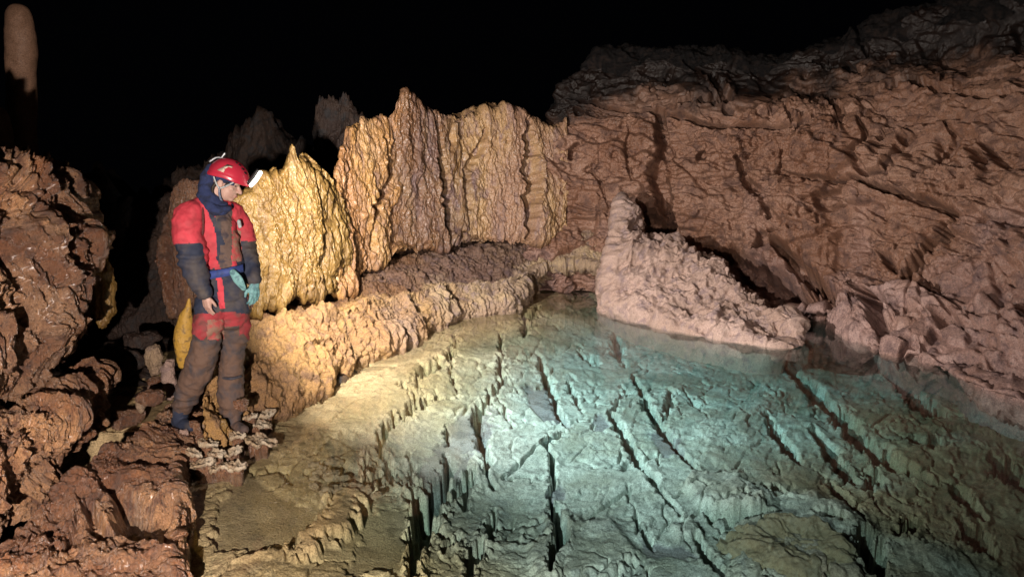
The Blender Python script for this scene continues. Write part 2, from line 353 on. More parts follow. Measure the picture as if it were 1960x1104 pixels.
# ------------------------------------------------------------------ shelf along the back of the pool
cols = [400,470,560,640,700,780,860,930,985,1010,1060,1110,1170]
wl = [(380,880),(490,822),(560,772),(620,735),(700,690),(785,650),(865,612),(935,600),(990,592),(1010,560),(1060,546),(1110,543),(1170,560)]
te = [(400,690,5.4),(470,652,5.95),(560,622,6.55),(640,602,7.1),(700,592,7.75),(780,577,8.5),(860,560,9.3),(930,560,9.75),(985,552,10.1),(1012,520,10.9),(1060,505,11.1),(1110,503,11.1),(1170,512,10.9)]
mi = [(400,640,6.0),(470,614,6.5),(560,592,7.1),(640,576,7.65),(700,561,8.3),(780,545,8.9),(860,530,9.8),(930,525,10.2),(985,515,10.7),(1015,490,11.2),(1060,474,11.4),(1110,468,11.4),(1170,470,11.3)]
ba = [(400,604,6.7),(470,592,7.1),(560,572,7.7),(640,552,8.3),(700,522,9.0),(780,490,9.9),(860,475,10.7),(930,468,11.1),(985,462,11.4),(1015,452,11.6),(1060,440,11.8),(1110,435,11.8),(1170,430,11.8)]
r1 = [W(*p) for p in wl]; r0 = [(x-0.10, y+0.15, -1.2) for x, y, z in r1]
r2 = rowof(te); r2b = [((a[0]+b[0])/2-0.0, (a[1]+b[1])/2-0.06, (a[2]+b[2])/2+0.08) for a, b in zip(r1, r2)]
r3 = rowof(mi); r4 = rowof(ba); r5 = [(x-0.5, y+2.4, z+0.15) for x, y, z in r4]
G, su, sv = loft([r0, r1, r2b, r2, r3, r4, r5], 380, 800, wu=[.4, 1.4, 1.4, 1.2, 1, .2])
N = toward(G, normals(G)); px, py = proj(G)
front = sm(su, 0.6, 1.2)[:, None]*(1-sm(su, 2.9, 3.3))[:, None]
P = G.copy(); P[..., 2] *= 0.45
flute = ridged(P*3.2, 4)*0.06+ridged(P*8+3, 3)*0.03
f1, f2, idv = worley(G*np.array([5, 5, 4])+perlin(G*3)[..., None]*1.2)
disp = fbm(G*1.1, 3)*0.16+flute*(0.5+front)+((idv-0.5)*0.03-0.008*(1-sm(f2-f1, 0, .12)))+terrace(fbm(P*3+8, 5), 6, .15)*0.14+ridged(P*14, 3)*.022+fbm(G*11, 4)*0.05
lip = np.exp(-((su-3.0)/0.25)**2)[:, None]; disp += lip*(0.05*ridged(P*6, 3)+0.03)
G2 = G+N*disp[..., None]
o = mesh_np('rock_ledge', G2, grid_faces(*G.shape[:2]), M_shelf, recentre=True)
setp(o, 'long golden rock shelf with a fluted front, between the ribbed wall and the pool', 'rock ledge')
set_attr(o, 'gold', 1-sm(px+fbm(G*1.5, 3)*200, 620, 900)); set_attr(o, 'dim', sm(su[:, None]+fbm(G*1.6+9, 4)*1.1+px*0, 3.45, 3.9)*(1-sm(px, 950, 1150)*.6))  # dim: grey-purple rock tone, plus shade under the overhanging curtains painted into the colour

# ------------------------------------------------------------------ curtains
def curtain(name, cols, top, bot, Db, Dt, thick, mat, nu=360, nv=600, fl=0.09, seed=0, jag=0.10, bulge=0.1, label='', cat='', back=True, fs=2.6, cracks=()):
    n = len(cols)
    bt = [at(cols[i], bot[i], Db[i]) for i in range(n)]
    tp = [at(cols[i]+(top[i][0] if isinstance(top[i], tuple) else 0), top[i][1] if isinstance(top[i], tuple) else top[i], Dt[i]) for i in range(n)]
    bt = np.array(bt); tp = np.array(tp)
    rows = []
    for f in (0, .33, .66, 1.0):
        r = bt*(1-f)+tp*f; r[:, 1] -= bulge*math.sin(math.pi*f); rows.append(r)
    tb = tp+np.array([0, thick, -0.02]); bb = bt+np.array([0, thick, 0.12])
    rows = [bb]+[bt+np.array([0, thick*.4, -.01])]+rows+[tp+np.array([0, thick*.5, 0.03]), tb, bb]
    G, su, sv = loft(rows, nu, nv, wu=[.3, .3, 1.2, 1.2, 1.2, .4, .4, .25])
    N = toward(G, normals(G)); px, py = proj(G)
    # outward: on the back and edges the grid normal turns by itself, keep the sign of the front
    t = np.array(tp[-1]-tp[0]); t[2] = 0; t /= np.linalg.norm(t)
    s = G@t; P = np.stack([s+0.10*perlin(G*1.3+seed), G[..., 2]*0.22+seed*3.1, s*0], -1)
    P2 = P.copy(); P2[..., 1] = G[..., 2]*1.1
    c = perlin(P*fs+seed)
    W3 = P.copy(); W3[..., 0] += .16*perlin(G*2.1+seed+4)+.07*perlin(G*5+seed)
    flute = -np.abs(perlin(W3*np.array([2.1, 1.3, 1])+seed))*fl*1.6+perlin(W3*np.array([1.0, 1, 1])+seed*2)*fl*2.2+ridged(W3*np.array([6.5, 3.5, 1])+seed, 4)*fl*.42*(.5+perlin(G*1.1+9))
    Q = G*np.array([1, 1, .5])
    f1, f2, idv = worley(Q*9+seed+perlin(G*5)[..., None]*.8)
    det = ridged(Q*7+seed, 4)*0.04+fbm(Q*13+seed, 4)*0.05+(f1*-0.025)+fbm(Q*30, 2)*0.012
    disp = flute+det+fbm(G*1.0+seed, 2)*0.1
    wtop = np.exp(-((su-5.2)/0.75)**2)[:, None]; wbot = np.exp(-((su-1.6)/0.55)**2)[:, None]
    disp = disp*(1-0.35*wtop)+terrace(fbm(Q*2.6+seed, 4), 5, .15)*.10
    if cracks: disp += carve(G, px, py, N, cracks)
    G2 = G+N*disp[..., None]
    sj = np.stack([s, s*0, s*0+seed], -1)
    j = perlin(sj*2.2)*0.9+perlin(sj*8)*0.6+ridged(sj*17, 3)*0.4
    G2[..., 2] += wtop*j*jag*1.15+wbot*(perlin(sj*6+5)*.7+np.abs(perlin(sj*17+5))*-1.0)*jag*0.9
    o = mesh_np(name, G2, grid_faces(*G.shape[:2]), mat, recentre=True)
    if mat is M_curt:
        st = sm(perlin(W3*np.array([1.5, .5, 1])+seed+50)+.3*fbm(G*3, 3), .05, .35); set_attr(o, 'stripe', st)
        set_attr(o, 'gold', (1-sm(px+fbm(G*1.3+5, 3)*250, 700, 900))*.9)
    setp(o, label, cat); return o
curtain('flowstone_curtain', [596,640,668,700,740,775,810,850,900,950,1000,1050,1085],
        [(0,440),(4,330),(-4,268),(0,240),(0,236),(0,188),(0,216),(0,226),(0,222),(0,226),(0,232),(0,250),(0,235)],
        [566,556,540,512,492,480,474,468,464,462,460,450,440], [7.3,7.6,8.0,8.5,9.0,9.4,9.7,10.0,10.4,10.7,10.9,11.2,11.4],
        [7.6,8.1,8.4,8.8,9.2,9.5,9.9,10.3,10.7,11.0,11.2,11.5,11.6], 0.5, M_curt, seed=1.7, fl=.085, bulge=.03, nv=900, nu=420,
        label='tall ribbed flowstone curtain with a jagged crest at the far end of the pool', cat='flowstone',
        cracks=[([(842,240),(850,330),(865,420),(870,470)],16,.16),([(930,250),(905,330),(900,440)],12,.12),([(1010,240),(1020,340),(1010,450)],20,.25),([(735,270),(760,330),(725,400),(715,480)],12,.1)])
curtain('flowstone_curtain', [430,470,500,535,560,585,610,632,655],
        [(0,395),(0,370),(0,342),(0,338),(0,306),(0,322),(0,345),(0,385),(0,420)],
        [600,592,580,566,556,556,562,552,545], [6.1,6.3,6.45,6.65,6.8,6.95,7.15,7.45,7.85], [6.5,6.6,6.75,6.95,7.1,7.25,7.4,7.65,8.0], 0.4, M_gold, seed=5.2,
        fl=.06, bulge=.03, nv=420, nu=360, label='short golden flowstone curtain right behind the caver\'s shoulder, hanging over the shelf', cat='flowstone', jag=.12)
curtain('flowstone_curtain', [318,328,340,352,370,390],
        [(8,420),(0,378),(0,362),(0,352),(0,356),(0,380)],
        [575,588,596,592,585,585], [6.7,6.7,6.75,6.8,6.8,6.9], [7.0,7.0,7.1,7.1,7.15,7.2], 0.25, M_left, seed=9.1,
        fl=.07, nv=220, nu=300, label='narrow brown flowstone drape showing left of the caver\'s back', cat='flowstone', jag=.1)

# dark outcrops beyond the curtains
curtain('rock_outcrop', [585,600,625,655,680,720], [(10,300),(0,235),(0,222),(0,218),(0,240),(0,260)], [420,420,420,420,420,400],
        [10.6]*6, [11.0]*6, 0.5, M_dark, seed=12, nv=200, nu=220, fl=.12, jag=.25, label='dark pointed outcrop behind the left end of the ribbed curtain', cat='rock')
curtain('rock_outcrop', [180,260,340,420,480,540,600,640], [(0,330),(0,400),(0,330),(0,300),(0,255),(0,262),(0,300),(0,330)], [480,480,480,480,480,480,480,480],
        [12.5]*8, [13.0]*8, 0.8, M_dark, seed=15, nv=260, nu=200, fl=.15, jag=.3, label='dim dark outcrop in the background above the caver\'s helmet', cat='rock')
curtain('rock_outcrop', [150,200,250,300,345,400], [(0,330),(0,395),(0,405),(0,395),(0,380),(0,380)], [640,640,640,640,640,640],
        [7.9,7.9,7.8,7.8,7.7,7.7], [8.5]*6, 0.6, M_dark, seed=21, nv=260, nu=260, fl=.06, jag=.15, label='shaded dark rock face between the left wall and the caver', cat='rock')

# ------------------------------------------------------------------ left wall
B = [
 [(-600,860,2.7),(-300,810,3.4),(-100,765,3.9),(0,752,4.1),(40,742,4.25),(90,700,4.5),(120,665,4.8),(135,630,5.2),(105,610,5.6),(70,590,6.4)],
 [(-600,760,2.4),(-300,720,3.1),(-100,690,3.6),(0,680,3.85),(50,670,4.0),(100,640,4.2),(118,600,4.5),(125,570,4.9),(125,540,5.5),(80,520,6.4)],
 [(-600,520,2.5),(-300,520,3.2),(-100,520,3.75),(0,520,4.0),(50,520,4.2),(100,510,4.4),(135,500,4.7),(148,490,5.1),(152,480,5.6),(95,470,6.5)],
 [(-600,300,2.6),(-300,340,3.3),(-100,370,3.9),(0,380,4.2),(50,390,4.35),(100,400,4.6),(130,415,4.9),(140,425,5.2),(145,430,5.7),(95,425,6.6)],
 [(-600,100,2.9),(-300,200,3.5),(-100,300,4.2),(0,312,4.5),(40,324,4.65),(85,334,4.85),(120,350,5.1),(140,368,5.4),(145,388,5.9),(110,405,6.7)],
 [(-600,150,4.4),(-300,230,5.0),(-100,320,5.5),(0,340,5.8),(40,350,5.9),(80,360,6.0),(110,375,6.1),(125,395,6.2),(150,400,6.4),(140,440,6.8)],
]
rows = [rowof(r) for r in B]; rb = [(x-0.5, y+1.2, z+0.12) for x, y, z in rows[0]]; rows = [rb]+rows
G, su, sv = loft(rows, 420, 480, wv=[.15, .3, 1, 1, 1, 1, 1, 1, .5])
N = toward(G, normals(G)); px, py = proj(G)
Q = G*np.array([1, 1, .42])
f1, f2, idv = worley(Q*5.5+perlin(G*4)[..., None]*.7)
Qd = Q+np.stack([perlin(G*2.3), perlin(G*2.3+8), G[..., 0]*0], -1)*.22
tr1 = terrace(fbm(Qd*2.6+31, 5), 6, .09); tr2 = terrace(fbm(Qd*np.array([8, 8, 6])+12, 5), 5, .09)
disp = fbm(G*1.5, 3)*0.16+tr1*.42+tr2*.16-np.abs(perlin(Qd*3.1+6))*.10+ridged(Qd*12, 4)*.03+fbm(Qd*19, 3)*.025
disp = disp*(1-.5*np.exp(-((su-1.2)/.8)**2))[:, None]
G2 = G+N*disp[..., None]
w2 = mesh_np('cave_wall', G2, grid_faces(*G.shape[:2]), M_left); set_attr(w2, 'light', sm(fbm(Q*np.array([2.2, 2.2, 1.2])+70, 5), .02, .25)); setp(w2, kind='structure')

# second ledge at the far left, above the dark channel
def ledge(name, rows, mat, nu, nv, seed, label, cat, amp=1.0, extra=None, wv=None, wu=None, flutes=1.0, structure=False, raw=False):
    if not raw: rows = [rowof(r) for r in rows]
    G, su, sv = loft(rows, nu, nv, wu=wu, wv=wv)
    N = toward(G, normals(G)); px, py = proj(G)
    Q = G*np.array([1, 1, .5])+seed
    f1, f2, idv = worley(Q*7+perlin(G*4)[..., None]*.7)
    Qd = Q+np.stack([perlin(G*2.3), perlin(G*2.3+8), G[..., 0]*0], -1)*.15
    disp = amp*(fbm(G*2+seed, 3)*0.09+flutes*ridged(Qd*4.5, 4)*0.035+terrace(fbm(Qd*3.5+21, 5), 6, .14)*.20+terrace(fbm(Qd*8+2, 4), 5, .14)*.09+(idv-.5)*.012+ridged(Qd*15, 3)*.02+fbm(G*26, 3)*.014)
    if extra is not None: disp = disp+extra(G, px, py, su, sv)
    o = mesh_np(name, G+N*disp[..., None], grid_faces(nu, nv), mat, recentre=not structure)
    set_attr(o, 'light', sm(fbm(G*2.6+70, 5), .02, .22)*.9+.25)
    if structure: setp(o, kind='structure')
    else: setp(o, label, cat)
    return o
ledge('rock_ledge', [
 [(-500,1400,2.7),(-200,1200,3.2),(-40,1030,3.6),(0,990,3.75),(55,930,4.0),(105,875,4.3),(150,815,4.7),(185,768,5.1),(180,740,5.6)],
 [(-500,1200,2.4),(-200,1040,2.8),(-40,930,3.3),(0,905,3.45),(60,865,3.7),(115,820,4.0),(160,780,4.4),(193,748,4.85),(188,728,5.5)],
 [(-500,1050,2.5),(-200,920,2.95),(-40,850,3.4),(0,835,3.55),(60,805,3.8),(120,765,4.2),(170,735,4.6),(196,722,4.95),(190,715,5.5)],
 [(-500,980,2.8),(-200,865,3.3),(-40,812,3.8),(0,800,3.9),(60,775,4.15),(120,745,4.5),(160,728,4.9),(185,722,5.2),(180,716,5.6)],
 [(-500,1000,3.4),(-200,890,3.9),(-40,840,4.5),(0,830,4.6),(60,810,4.8),(120,790,5.1),(150,770,5.4),(170,760,5.6),(180,750,5.8)]],
 M_left, 300, 420, 3.3, 'wet brown block ledge at the left edge, under the overhanging wall', 'rock ledge', wv=[.15, .4, 1, 1, 1, 1, 1, .5])

# ------------------------------------------------------------------ foreground rim
def rimx(G, px, py, su, sv):
    d = np.zeros(G.shape[:2])
    def hole(pts, dep, soft=22):
        s = poly_sd(px+perlin(G*9)*12, py+perlin(G*9+5)*12, pts); return -dep*sm(s, -3, soft)
    d += hole([(180,925),(230,925),(330,960),(350,1000),(330,1050),(270,1035),(210,1020),(215,960)], .22)
    d += hole([(160,960),(185,970),(210,1020),(190,1040),(160,1010)], .10, 12)
    d += carve(G, px, py, None, [([(0,1075),(60,1030),(130,990)],6,.08), ([(60,1104),(130,1040),(150,980)],7,.08)])
    return d
rim = [
 [(-500,1900,2.0),(-250,1500,2.5),(-60,1160,3.1),(0,1080,3.3),(90,1010,3.6),(170,940,4.0),(240,880,4.4),(300,830,4.9),(330,800,5.5),(380,790,5.9),(440,790,6.2)],
 [(-450,1750,1.9),(-200,1420,2.4),(-50,1100,3.0),(0,1050,3.2),(90,960,3.6),(170,895,3.95),(240,845,4.4),(290,815,4.8),(330,790,5.3),(390,770,5.7),(450,760,6.0)],
 [(-300,1700,1.8),(-60,1420,2.3),(30,1140,2.9),(70,1080,3.1),(130,1000,3.5),(200,930,3.85),(270,875,4.3),(320,830,4.7),(370,800,5.1),(430,785,5.45),(480,780,5.7)],
 [(-100,1650,1.8),(130,1400,2.3),(220,1180,2.8),(250,1110,3.05),(270,1020,3.4),(300,950,3.75),(320,895,4.15),(350,850,4.6),(400,820,4.95),(450,805,5.2),(495,800,5.45)],
 [(50,1620,1.85),(250,1400,2.3),(330,1190,2.8),(350,1110,3.05),(345,1030,3.4),(350,970,3.7),(345,915,4.1),(370,880,4.5),(420,850,4.8),(470,830,5.05),(505,815,5.3)],
]
rim = [rowof(r) for r in rim]
rim.insert(0, [(x-.12, y+.05, -.75) for x, y, z in rim[0]])
rim.append([(x+0.08, y-0.10, -0.55) for x, y, z in rim[-1]])
ledge('rock_ledge', rim, M_left, 420, 560, 8.8, 'low red brown rim of rock in the left foreground, along the pool edge', 'rock ledge', amp=0.55, raw=True, extra=rimx, wu=[.5, .7, 1, 1, 1, .8], wv=[.1, .15, .5, 1, 1, 1, 1, 1, 1, 1])

# floor of the dark channel and the rubble floor behind
fx = np.concatenate([np.linspace(-7, -2.9, 160), np.linspace(-2.88, 0.5, 260)]); fy = np.linspace(2.0, 14, 420)
X, Y = np.meshgrid(fx, fy); Z = np.full_like(X, -0.12); G = np.stack([X, Y, Z], -1)
px, py = proj(G)
Z = -0.62+0.56*sm(Y, 4.6, 6.5)+0.12*fbm(G*1.4, 4)+0.10*ridged(G*3, 4)*0.6+terrace(fbm(G*2.2+4, 4), 5, .2)*.12
# slopes down under the pool
inside = sm(X-(-1.9+0.10*(Y-3.3)), 0.0, 0.5)
Z = Z-inside*1.6
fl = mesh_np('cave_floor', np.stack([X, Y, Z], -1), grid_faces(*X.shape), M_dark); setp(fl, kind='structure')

# ------------------------------------------------------------------ pool bed
ny, nx = 620, 1000
yy = 2.0*np.exp(np.linspace(0, math.log(12.6/2.0), ny)); aa = np.linspace(-0.80, 0.92, nx)
Y, A_ = np.meshgrid(yy, aa, indexing='ij'); X = A_*Y
Z0 = -0.62+0*X
# edge distances: shallow at the left rim and towards the far end
le = np.interp(Y, [2, 3.3, 3.9, 4.6, 5.4, 6.2, 7.2, 9.0, 10.5, 13], [-1.4, -1.5, -1.85, -2.1, -1.85, -1.75, -1.45, -0.75, 0.1, 0.4])
dl = X-le
Z0 = -0.07-0.34*sm(dl, 0.1, 2.4)-0.10*sm(X, 1.0, 3.5)
Z0 += 0.14*sm(Y, 8.0, 10.2)*sm(1.5-X, 0, 1.5)
G = np.stack([X, Y, Z0], -1); px, py = proj(G)
wq = perlin(G*3.5)*9+perlin(G*10)*9+perlin(G*26)*6
# direction-stretched plates (strata run towards the lower right)
c_, s_ = math.cos(R(-62)), math.sin(R(-62))
U = np.stack([(X*c_-Y*s_)*1.0, (X*s_+Y*c_)*1.0, 0*X], -1); U2 = U*np.array([.35, 1.3, 1])
rgt = sm(px, 1150, 1500)
flaky = terrace(fbm(U2*1.6+2, 5), 7, 0.12)*0.10*(0.3+1.0*rgt)
iso = terrace(fbm(G*2.6+11, 5), 9, 0.12)*0.04
f1, f2, idv = worley(G*np.array([1, 1, 0])*7+perlin(G*4)[..., None]*1.0)
chips = ((idv-.5)*.018-.018*(1-sm(f2-f1, 0, .08)))*sm(perlin(G*1.3+33), -.1, .4)
fine = fbm(G*16, 4)*0.022+ridged(G*6+perlin(G*3)[..., None], 4)*.018+terrace(fbm(G*7+60, 4), 6, .1)*.03
sed = poly_sd(px+wq*2, py+wq*2, [(450,985),(480,930),(600,945),(740,900),(790,870),(800,760),(880,790),(900,880),(830,960),(770,1104),(640,1104),(560,1060),(480,1060)])
smooth = sm(sed, -10, 25)*0.75
Z = Z0+(flaky*.6+iso*.5+chips*.7)*(1-smooth)+fine*.35*(1-smooth*.8)
f1, f2, idv = worley(np.stack([U[..., 0]*1.1, U[..., 1]*3.2, 0*X], -1)+perlin(G*2.2)[..., None]*.5+perlin(G*9)[..., None]*.12)
Z += ((idv-.5)*.018-.06*(1-sm(f2-f1, .0, .045))*sm(perlin(G*1.7+13), -.15, .15))*(1-smooth)+ridged(G*np.array([1.2, 1.2, 0])+4, 3)*0.018*(1-smooth)
# sunken sheets of brown mud are smooth
def trench(pts, wd, dep, lip=0.03, wd2=None):
    global Z
    x0 = min(p[0] for p in pts)-80; x1 = max(p[0] for p in pts)+80; y0 = min(p[1] for p in pts)-80; y1 = max(p[1] for p in pts)+80
    m = (px > x0) & (px < x1) & (py > y0) & (py < y1)
    q, s, t = seg_dist(px[m]+wq[m], py[m]+wq[m]*.7, pts)
    ww = wd*(0.3+0.7*np.sin(np.pi*np.clip(t, .05, .95)))*(1+.7*perlin(np.stack([t*len(pts)*2.7, t*0+wd, t*0], -1))+.6*perlin(np.stack([t*len(pts)*7+dep*90, t*0+wd, t*0], -1)))*1.12
    ww = np.maximum(ww, 1.5)
    z = -dep*.85*(1-sm(q, ww*.45, ww*.85+1.5))+lip*.45*np.exp(-((q-ww-3)/4.0)**2)
    Z[m] += z
CR_ = [([(960,690),(955,740),(915,790),(915,820),(930,870),(928,900),(945,935)],13,.35,.03),
 ([(955,640),(965,690)],6,.15,.02),
 ([(875,650),(850,690),(800,715),(770,740)],12,.14,.02),
 ([(800,735),(785,790),(762,800)],7,.14,.02),([(840,755),(810,770),(790,795)],9,.14,.02),([(862,690),(875,760)],5,.12,.02),
 ([(750,795),(730,850),(735,885)],15,.26,.03),([(745,885),(755,930)],11,.26,.04),([(700,885),(695,930)],8,.18,.05),([(695,940),(730,925),(740,890)],8,.12,.03),
 ([(860,820),(855,850)],8,.2,.03),([(785,870),(790,930)],6,.15,.02),
 ([(860,880),(845,930),(815,970),(800,1030),(790,1104)],34,.38,.06),([(895,905),(890,970)],20,.3,.04),([(870,960),(880,940),(910,910)],12,.22,.04),
 ([(950,985),(935,1040)],13,.25,.04),([(915,1040),(900,1104)],22,.34,.05),([(880,1030),(850,1060)],10,.2,.04),
 ([(1028,680),(1045,720),(1060,770),(1085,820)],9,.36,.02),([(1085,835),(1040,845),(1060,890),(1050,940),(1065,990)],7,.34,.02),([(1070,975),(1072,1030),(1050,1104)],17,.4,.03),
 ([(1085,730),(1115,790)],5,.22,.01),([(965,775),(978,825)],4,.2,.01),
 ([(1190,745),(1175,800),(1215,870),(1255,930),(1300,985)],9,.4,.02),([(1175,640),(1195,700)],11,.25,.01),
 ([(1210,720),(1240,780),(1290,850),(1340,910)],8,.36,.02),([(1285,755),(1270,800)],9,.25,.01),
 ([(1220,1000),(1250,1050)],9,.3,.02),([(1330,1030),(1350,1060),(1390,1104)],12,.3,.02),([(1460,930),(1490,935)],8,.3,.01),
 ([(1350,985),(1420,1000),(1480,1000)],9,.3,.03),
 ([(1470,800),(1500,850),(1540,890)],12,.3,.01),([(1560,830),(1610,890),(1640,920)],16,.35,.02),([(1500,700),(1560,755),(1640,830),(1700,880),(1790,925)],18,.3,.02),
 ([(1590,925),(1630,970),(1650,1000)],14,.35,.02),([(1650,1020),(1670,1060),(1690,1104)],32,.45,.02),([(1680,900),(1665,930)],20,.25,.02),([(1760,1000),(1720,1020)],20,.3,.02),
 ([(1700,720),(1760,770),(1810,790)],18,.28,.01),([(1840,1000),(1900,1060)],22,.3,.02),([(1820,930),(1880,990)],14,.25,.02),([(1900,880),(1960,930)],22,.3,.02),([(1860,780),(1960,830)],20,.28,.02),
 ([(1000,640),(1010,600),(1030,580)],14,.3,0),([(1110,680),(1150,700)],8,.18,.01),([(1740,840),(1830,850)],10,.16,.01),([(1560,1000),(1620,1010)],9,.12,.02)]
for c in CR_: trench(*c)
# thin standing rims (dried edges of older pools)
def crest(pts, wd, h):
    global Z
    q, s, t = seg_dist(px+wq*.8, py+wq*.8, pts)
    Z += h*np.exp(-(q/wd)**2)*(0.7+.5*perlin(np.stack([t*9, t*0, t*0+h*50], -1)))
crest([(540,1075),(570,1010),(600,975),(640,945)], 4.5, .07); crest([(440,1085),(540,1062),(600,1055)], 4, .04)
crest([(775,1040),(785,985),(800,960),(760,940)], 4.5, .06); crest([(780,930),(840,905),(880,890)], 4, .03)
crest([(690,950),(700,880)], 4, .06); crest([(830,985),(835,900),(870,870)], 6, .10); crest([(780,1060),(790,1010),(820,950)], 6, .08)
crest([(905,1050),(960,1050),(1010,1045)], 4, .03)
def plateau(pts, h, soft=7, rough=.6):
    global Z
    s = poly_sd(px+wq*1.6, py+wq*1.6, pts)
    h *= .6; Z += h*sm(s, -soft, soft)*(1+.15*fbm(G*9+h*100, 3))+.015*rough*sm(s, 0, 10)*ridged(G*9+4, 3)
plateau([(610,1000),(640,970),(690,955),(712,980),(700,1005),(670,1040),(600,1060),(560,1075)], .15, 9)
plateau([(660,925),(700,915),(745,925),(720,945),(680,945)], .08, 5)
plateau([(1315,940),(1345,918),(1420,930),(1480,975),(1440,990),(1380,985),(1330,970)], .12, 6)
plateau([(1280,1010),(1320,990),(1335,1020),(1300,1040)], .08, 5)
plateau([(1000,1040),(1060,1000),(1180,1010),(1220,1060),(1150,1120),(1020,1120)], .08, 14)
plateau([(1420,980),(1560,950),(1660,1010),(1650,1120),(1400,1120)], .10, 16)
silt = np.zeros_like(X)
for pts in ([(1005,745),(1040,728),(1062,765),(1090,815),(1040,808),(1008,775)], [(880,795),(960,785),(935,830),(850,960),(800,940),(810,880)], [(1250,840),(1300,832),(1312,870),(1270,880)],
            [(1225,1035),(1320,1050),(1350,1075),(1240,1075)], [(620,840),(700,830),(740,850),(690,870)], [(640,880),(700,905),(660,960),(590,930)], [(470,900),(560,960),(640,965),(560,1055),(400,1060),(420,960)], [(1130,800),(1160,795),(1175,830),(1140,835)], [(1040,935),(1075,925),(1085,960),(1050,965)], [(690,985),(770,960),(780,1040),(760,1104),(660,1104),(700,1040)]):
    s_ = sm(poly_sd(px+wq*1.3, py+wq*1.3, pts), -3, 5); silt = np.maximum(silt, s_)
Zf = Z0+.012*fbm(G*2, 2)-.01; Z = np.where(Z > Zf-.12, Z*(1-silt)+Zf*silt, Z)
# build-up of bed against the surrounding rock
Z = np.minimum(Z, -0.025)-1.5*sm(-dl, .25, .5)*(Y < 5.2)
bed = mesh_np('pool_bed', np.stack([X, Y, Z], -1), grid_faces(ny, nx), M_bedm); setp(bed, kind='structure')
mud = np.clip(1-sm(dl+.5*fbm(G*1.2, 3)+.35*(Y-5)*(Y < 5), 0.5, 1.9), 0, 1)
br = sm(px+fbm(G*1.0+44, 4)*420+(py-800)*.15, 1380, 1850); set_attr(bed, 'brown', br)
set_attr(bed, 'silt', silt*(1-.75*mud))
att = bed.data.attributes.new('mud', 'FLOAT', 'POINT'); att.data.foreach_set('value', mud.ravel().astype(np.float32))

# water: one closed body
wb = [(-1.6,1.2),(5.4,1.2),(5.6,6),(5.0,10),(3.5,13),(-0.2,13),(-1.1,9.6),(-2.35,6.6),(-2.75,5.4),(-2.45,4.6),(-2.25,3.8),(-1.9,2.8)]
n = len(wb); V = [(x, y, 0) for x, y in wb]+[(x, y, -3) for x, y in wb]
me = bpy.data.meshes.new('pool_water'); me.from_pydata(V, [], [list(range(n)), list(range(2*n-1, n-1, -1))]+[[i, n+i, n+(i+1) % n, (i+1) % n] for i in range(n)])
me.materials.append(M_water); wo = bpy.data.objects.new('pool_water', me); COL.objects.link(wo); setp(wo, kind='structure')

# ------------------------------------------------------------------ rocks as closed bodies
def boulder(name, c, size, mat, seed, n=60, sq=0.6, amp=0.12, rot=0.0, label='', cat='rock', group=None, tilt=0.0, flute=0):
    th = np.linspace(0.0, math.pi, n); ph = np.linspace(0, 2*math.pi, 2*n, endpoint=False)
    T, Ph = np.meshgrid(th, ph, indexing='ij')
    D = np.stack([np.sin(T)*np.cos(Ph), np.sin(T)*np.sin(Ph), np.cos(T)], -1)
    D = np.sign(D)*np.abs(D)**sq
    P = D*np.array(size)/2
    m = min(size)
    Nn = D/np.linalg.norm(D, axis=-1)[..., None]
    S = P/m*1.0+seed
    ff, f2, idv = worley(S*1.7)
    P = P+Nn*(m*amp*(fbm(S*1.1, 4)*1.6+(idv-.5)*.5+ridged(S*2.4, 4)*.35))[..., None]
    ca, sa = math.cos(tilt), math.sin(tilt); P = np.stack([P[..., 0]*ca-P[..., 2]*sa, P[..., 1], P[..., 0]*sa+P[..., 2]*ca], -1)
    ca, sa = math.cos(rot), math.sin(rot); P = np.stack([P[..., 0]*ca-P[..., 1]*sa, P[..., 0]*sa+P[..., 1]*ca, P[..., 2]], -1)
    o = mesh_np(name, P+np.array(c), grid_faces(n, 2*n, closev=True), mat, recentre=True)
    setp(o, label, cat, group); return o

# pale slab lying along the far right side of the pool
rowsP = [
 [(1150,596),(1200,612),(1290,632),(1380,650),(1450,660),(1500,666),(1535,664)],
 [(1158,540,9.6),(1210,560,9.4),(1290,575,9.1),(1380,590,8.8),(1450,610,8.35),(1500,625,8.05),(1530,625,8.0)],
 [(1165,480,9.75),(1215,490,9.65),(1290,510,9.4),(1380,545,9.1),(1440,575,8.65),(1490,600,8.25),(1522,605,8.1)],
 [(1186,385,10.3),(1225,452,10.1),(1285,472,9.8),(1375,500,9.45),(1435,552,9.0),(1470,590,8.5),(1515,600,8.25)],
 [(1192,395,10.6),(1235,470,10.5),(1295,484,10.2),(1378,516,9.9),(1440,568,9.4),(1478,600,8.8),(1522,612,8.5)],
 [(1200,470,10.8),(1240,520,10.7),(1310,560,10.4),(1385,590,10.1),(1440,610,9.6),(1495,640,8.9),(1535,655,8.6)],
]
rp = [rowof(r) for r in rowsP]; rp = [[(x, y+.7, -.9) for x, y, z in rp[0]], [(x+.05, y+.5, -.035) for x, y, z in rp[0]]]+rp+[[(x, y+.1, -0.9) for x, y, z in rp[-1]]]
A = np.array(rp); e0 = A[:, :1].copy(); e1 = A[:, -1:].copy()
cen0 = e0.mean(0, keepdims=True); cen1 = e1.mean(0, keepdims=True)
A = np.concatenate([e0*.35+cen0*.65+np.array([0.03, .1, 0]), A, e1*.35+cen1*.65+np.array([0.02, 0.1, 0])], 1)
G, su, sv = loft(A, 320, 460, wu=[.2, 1.1, 1.4, 1.2, 1.2, .8, .5, .3])
N = toward(G, normals(G))
U = G@np.array([[.9, 0, .45], [0, 1, 0], [-.45, 0, .9]]).T*np.array([.6, 1, 1.6])
f1, f2, idv = worley(U*4+perlin(G*3)[..., None]*.8)
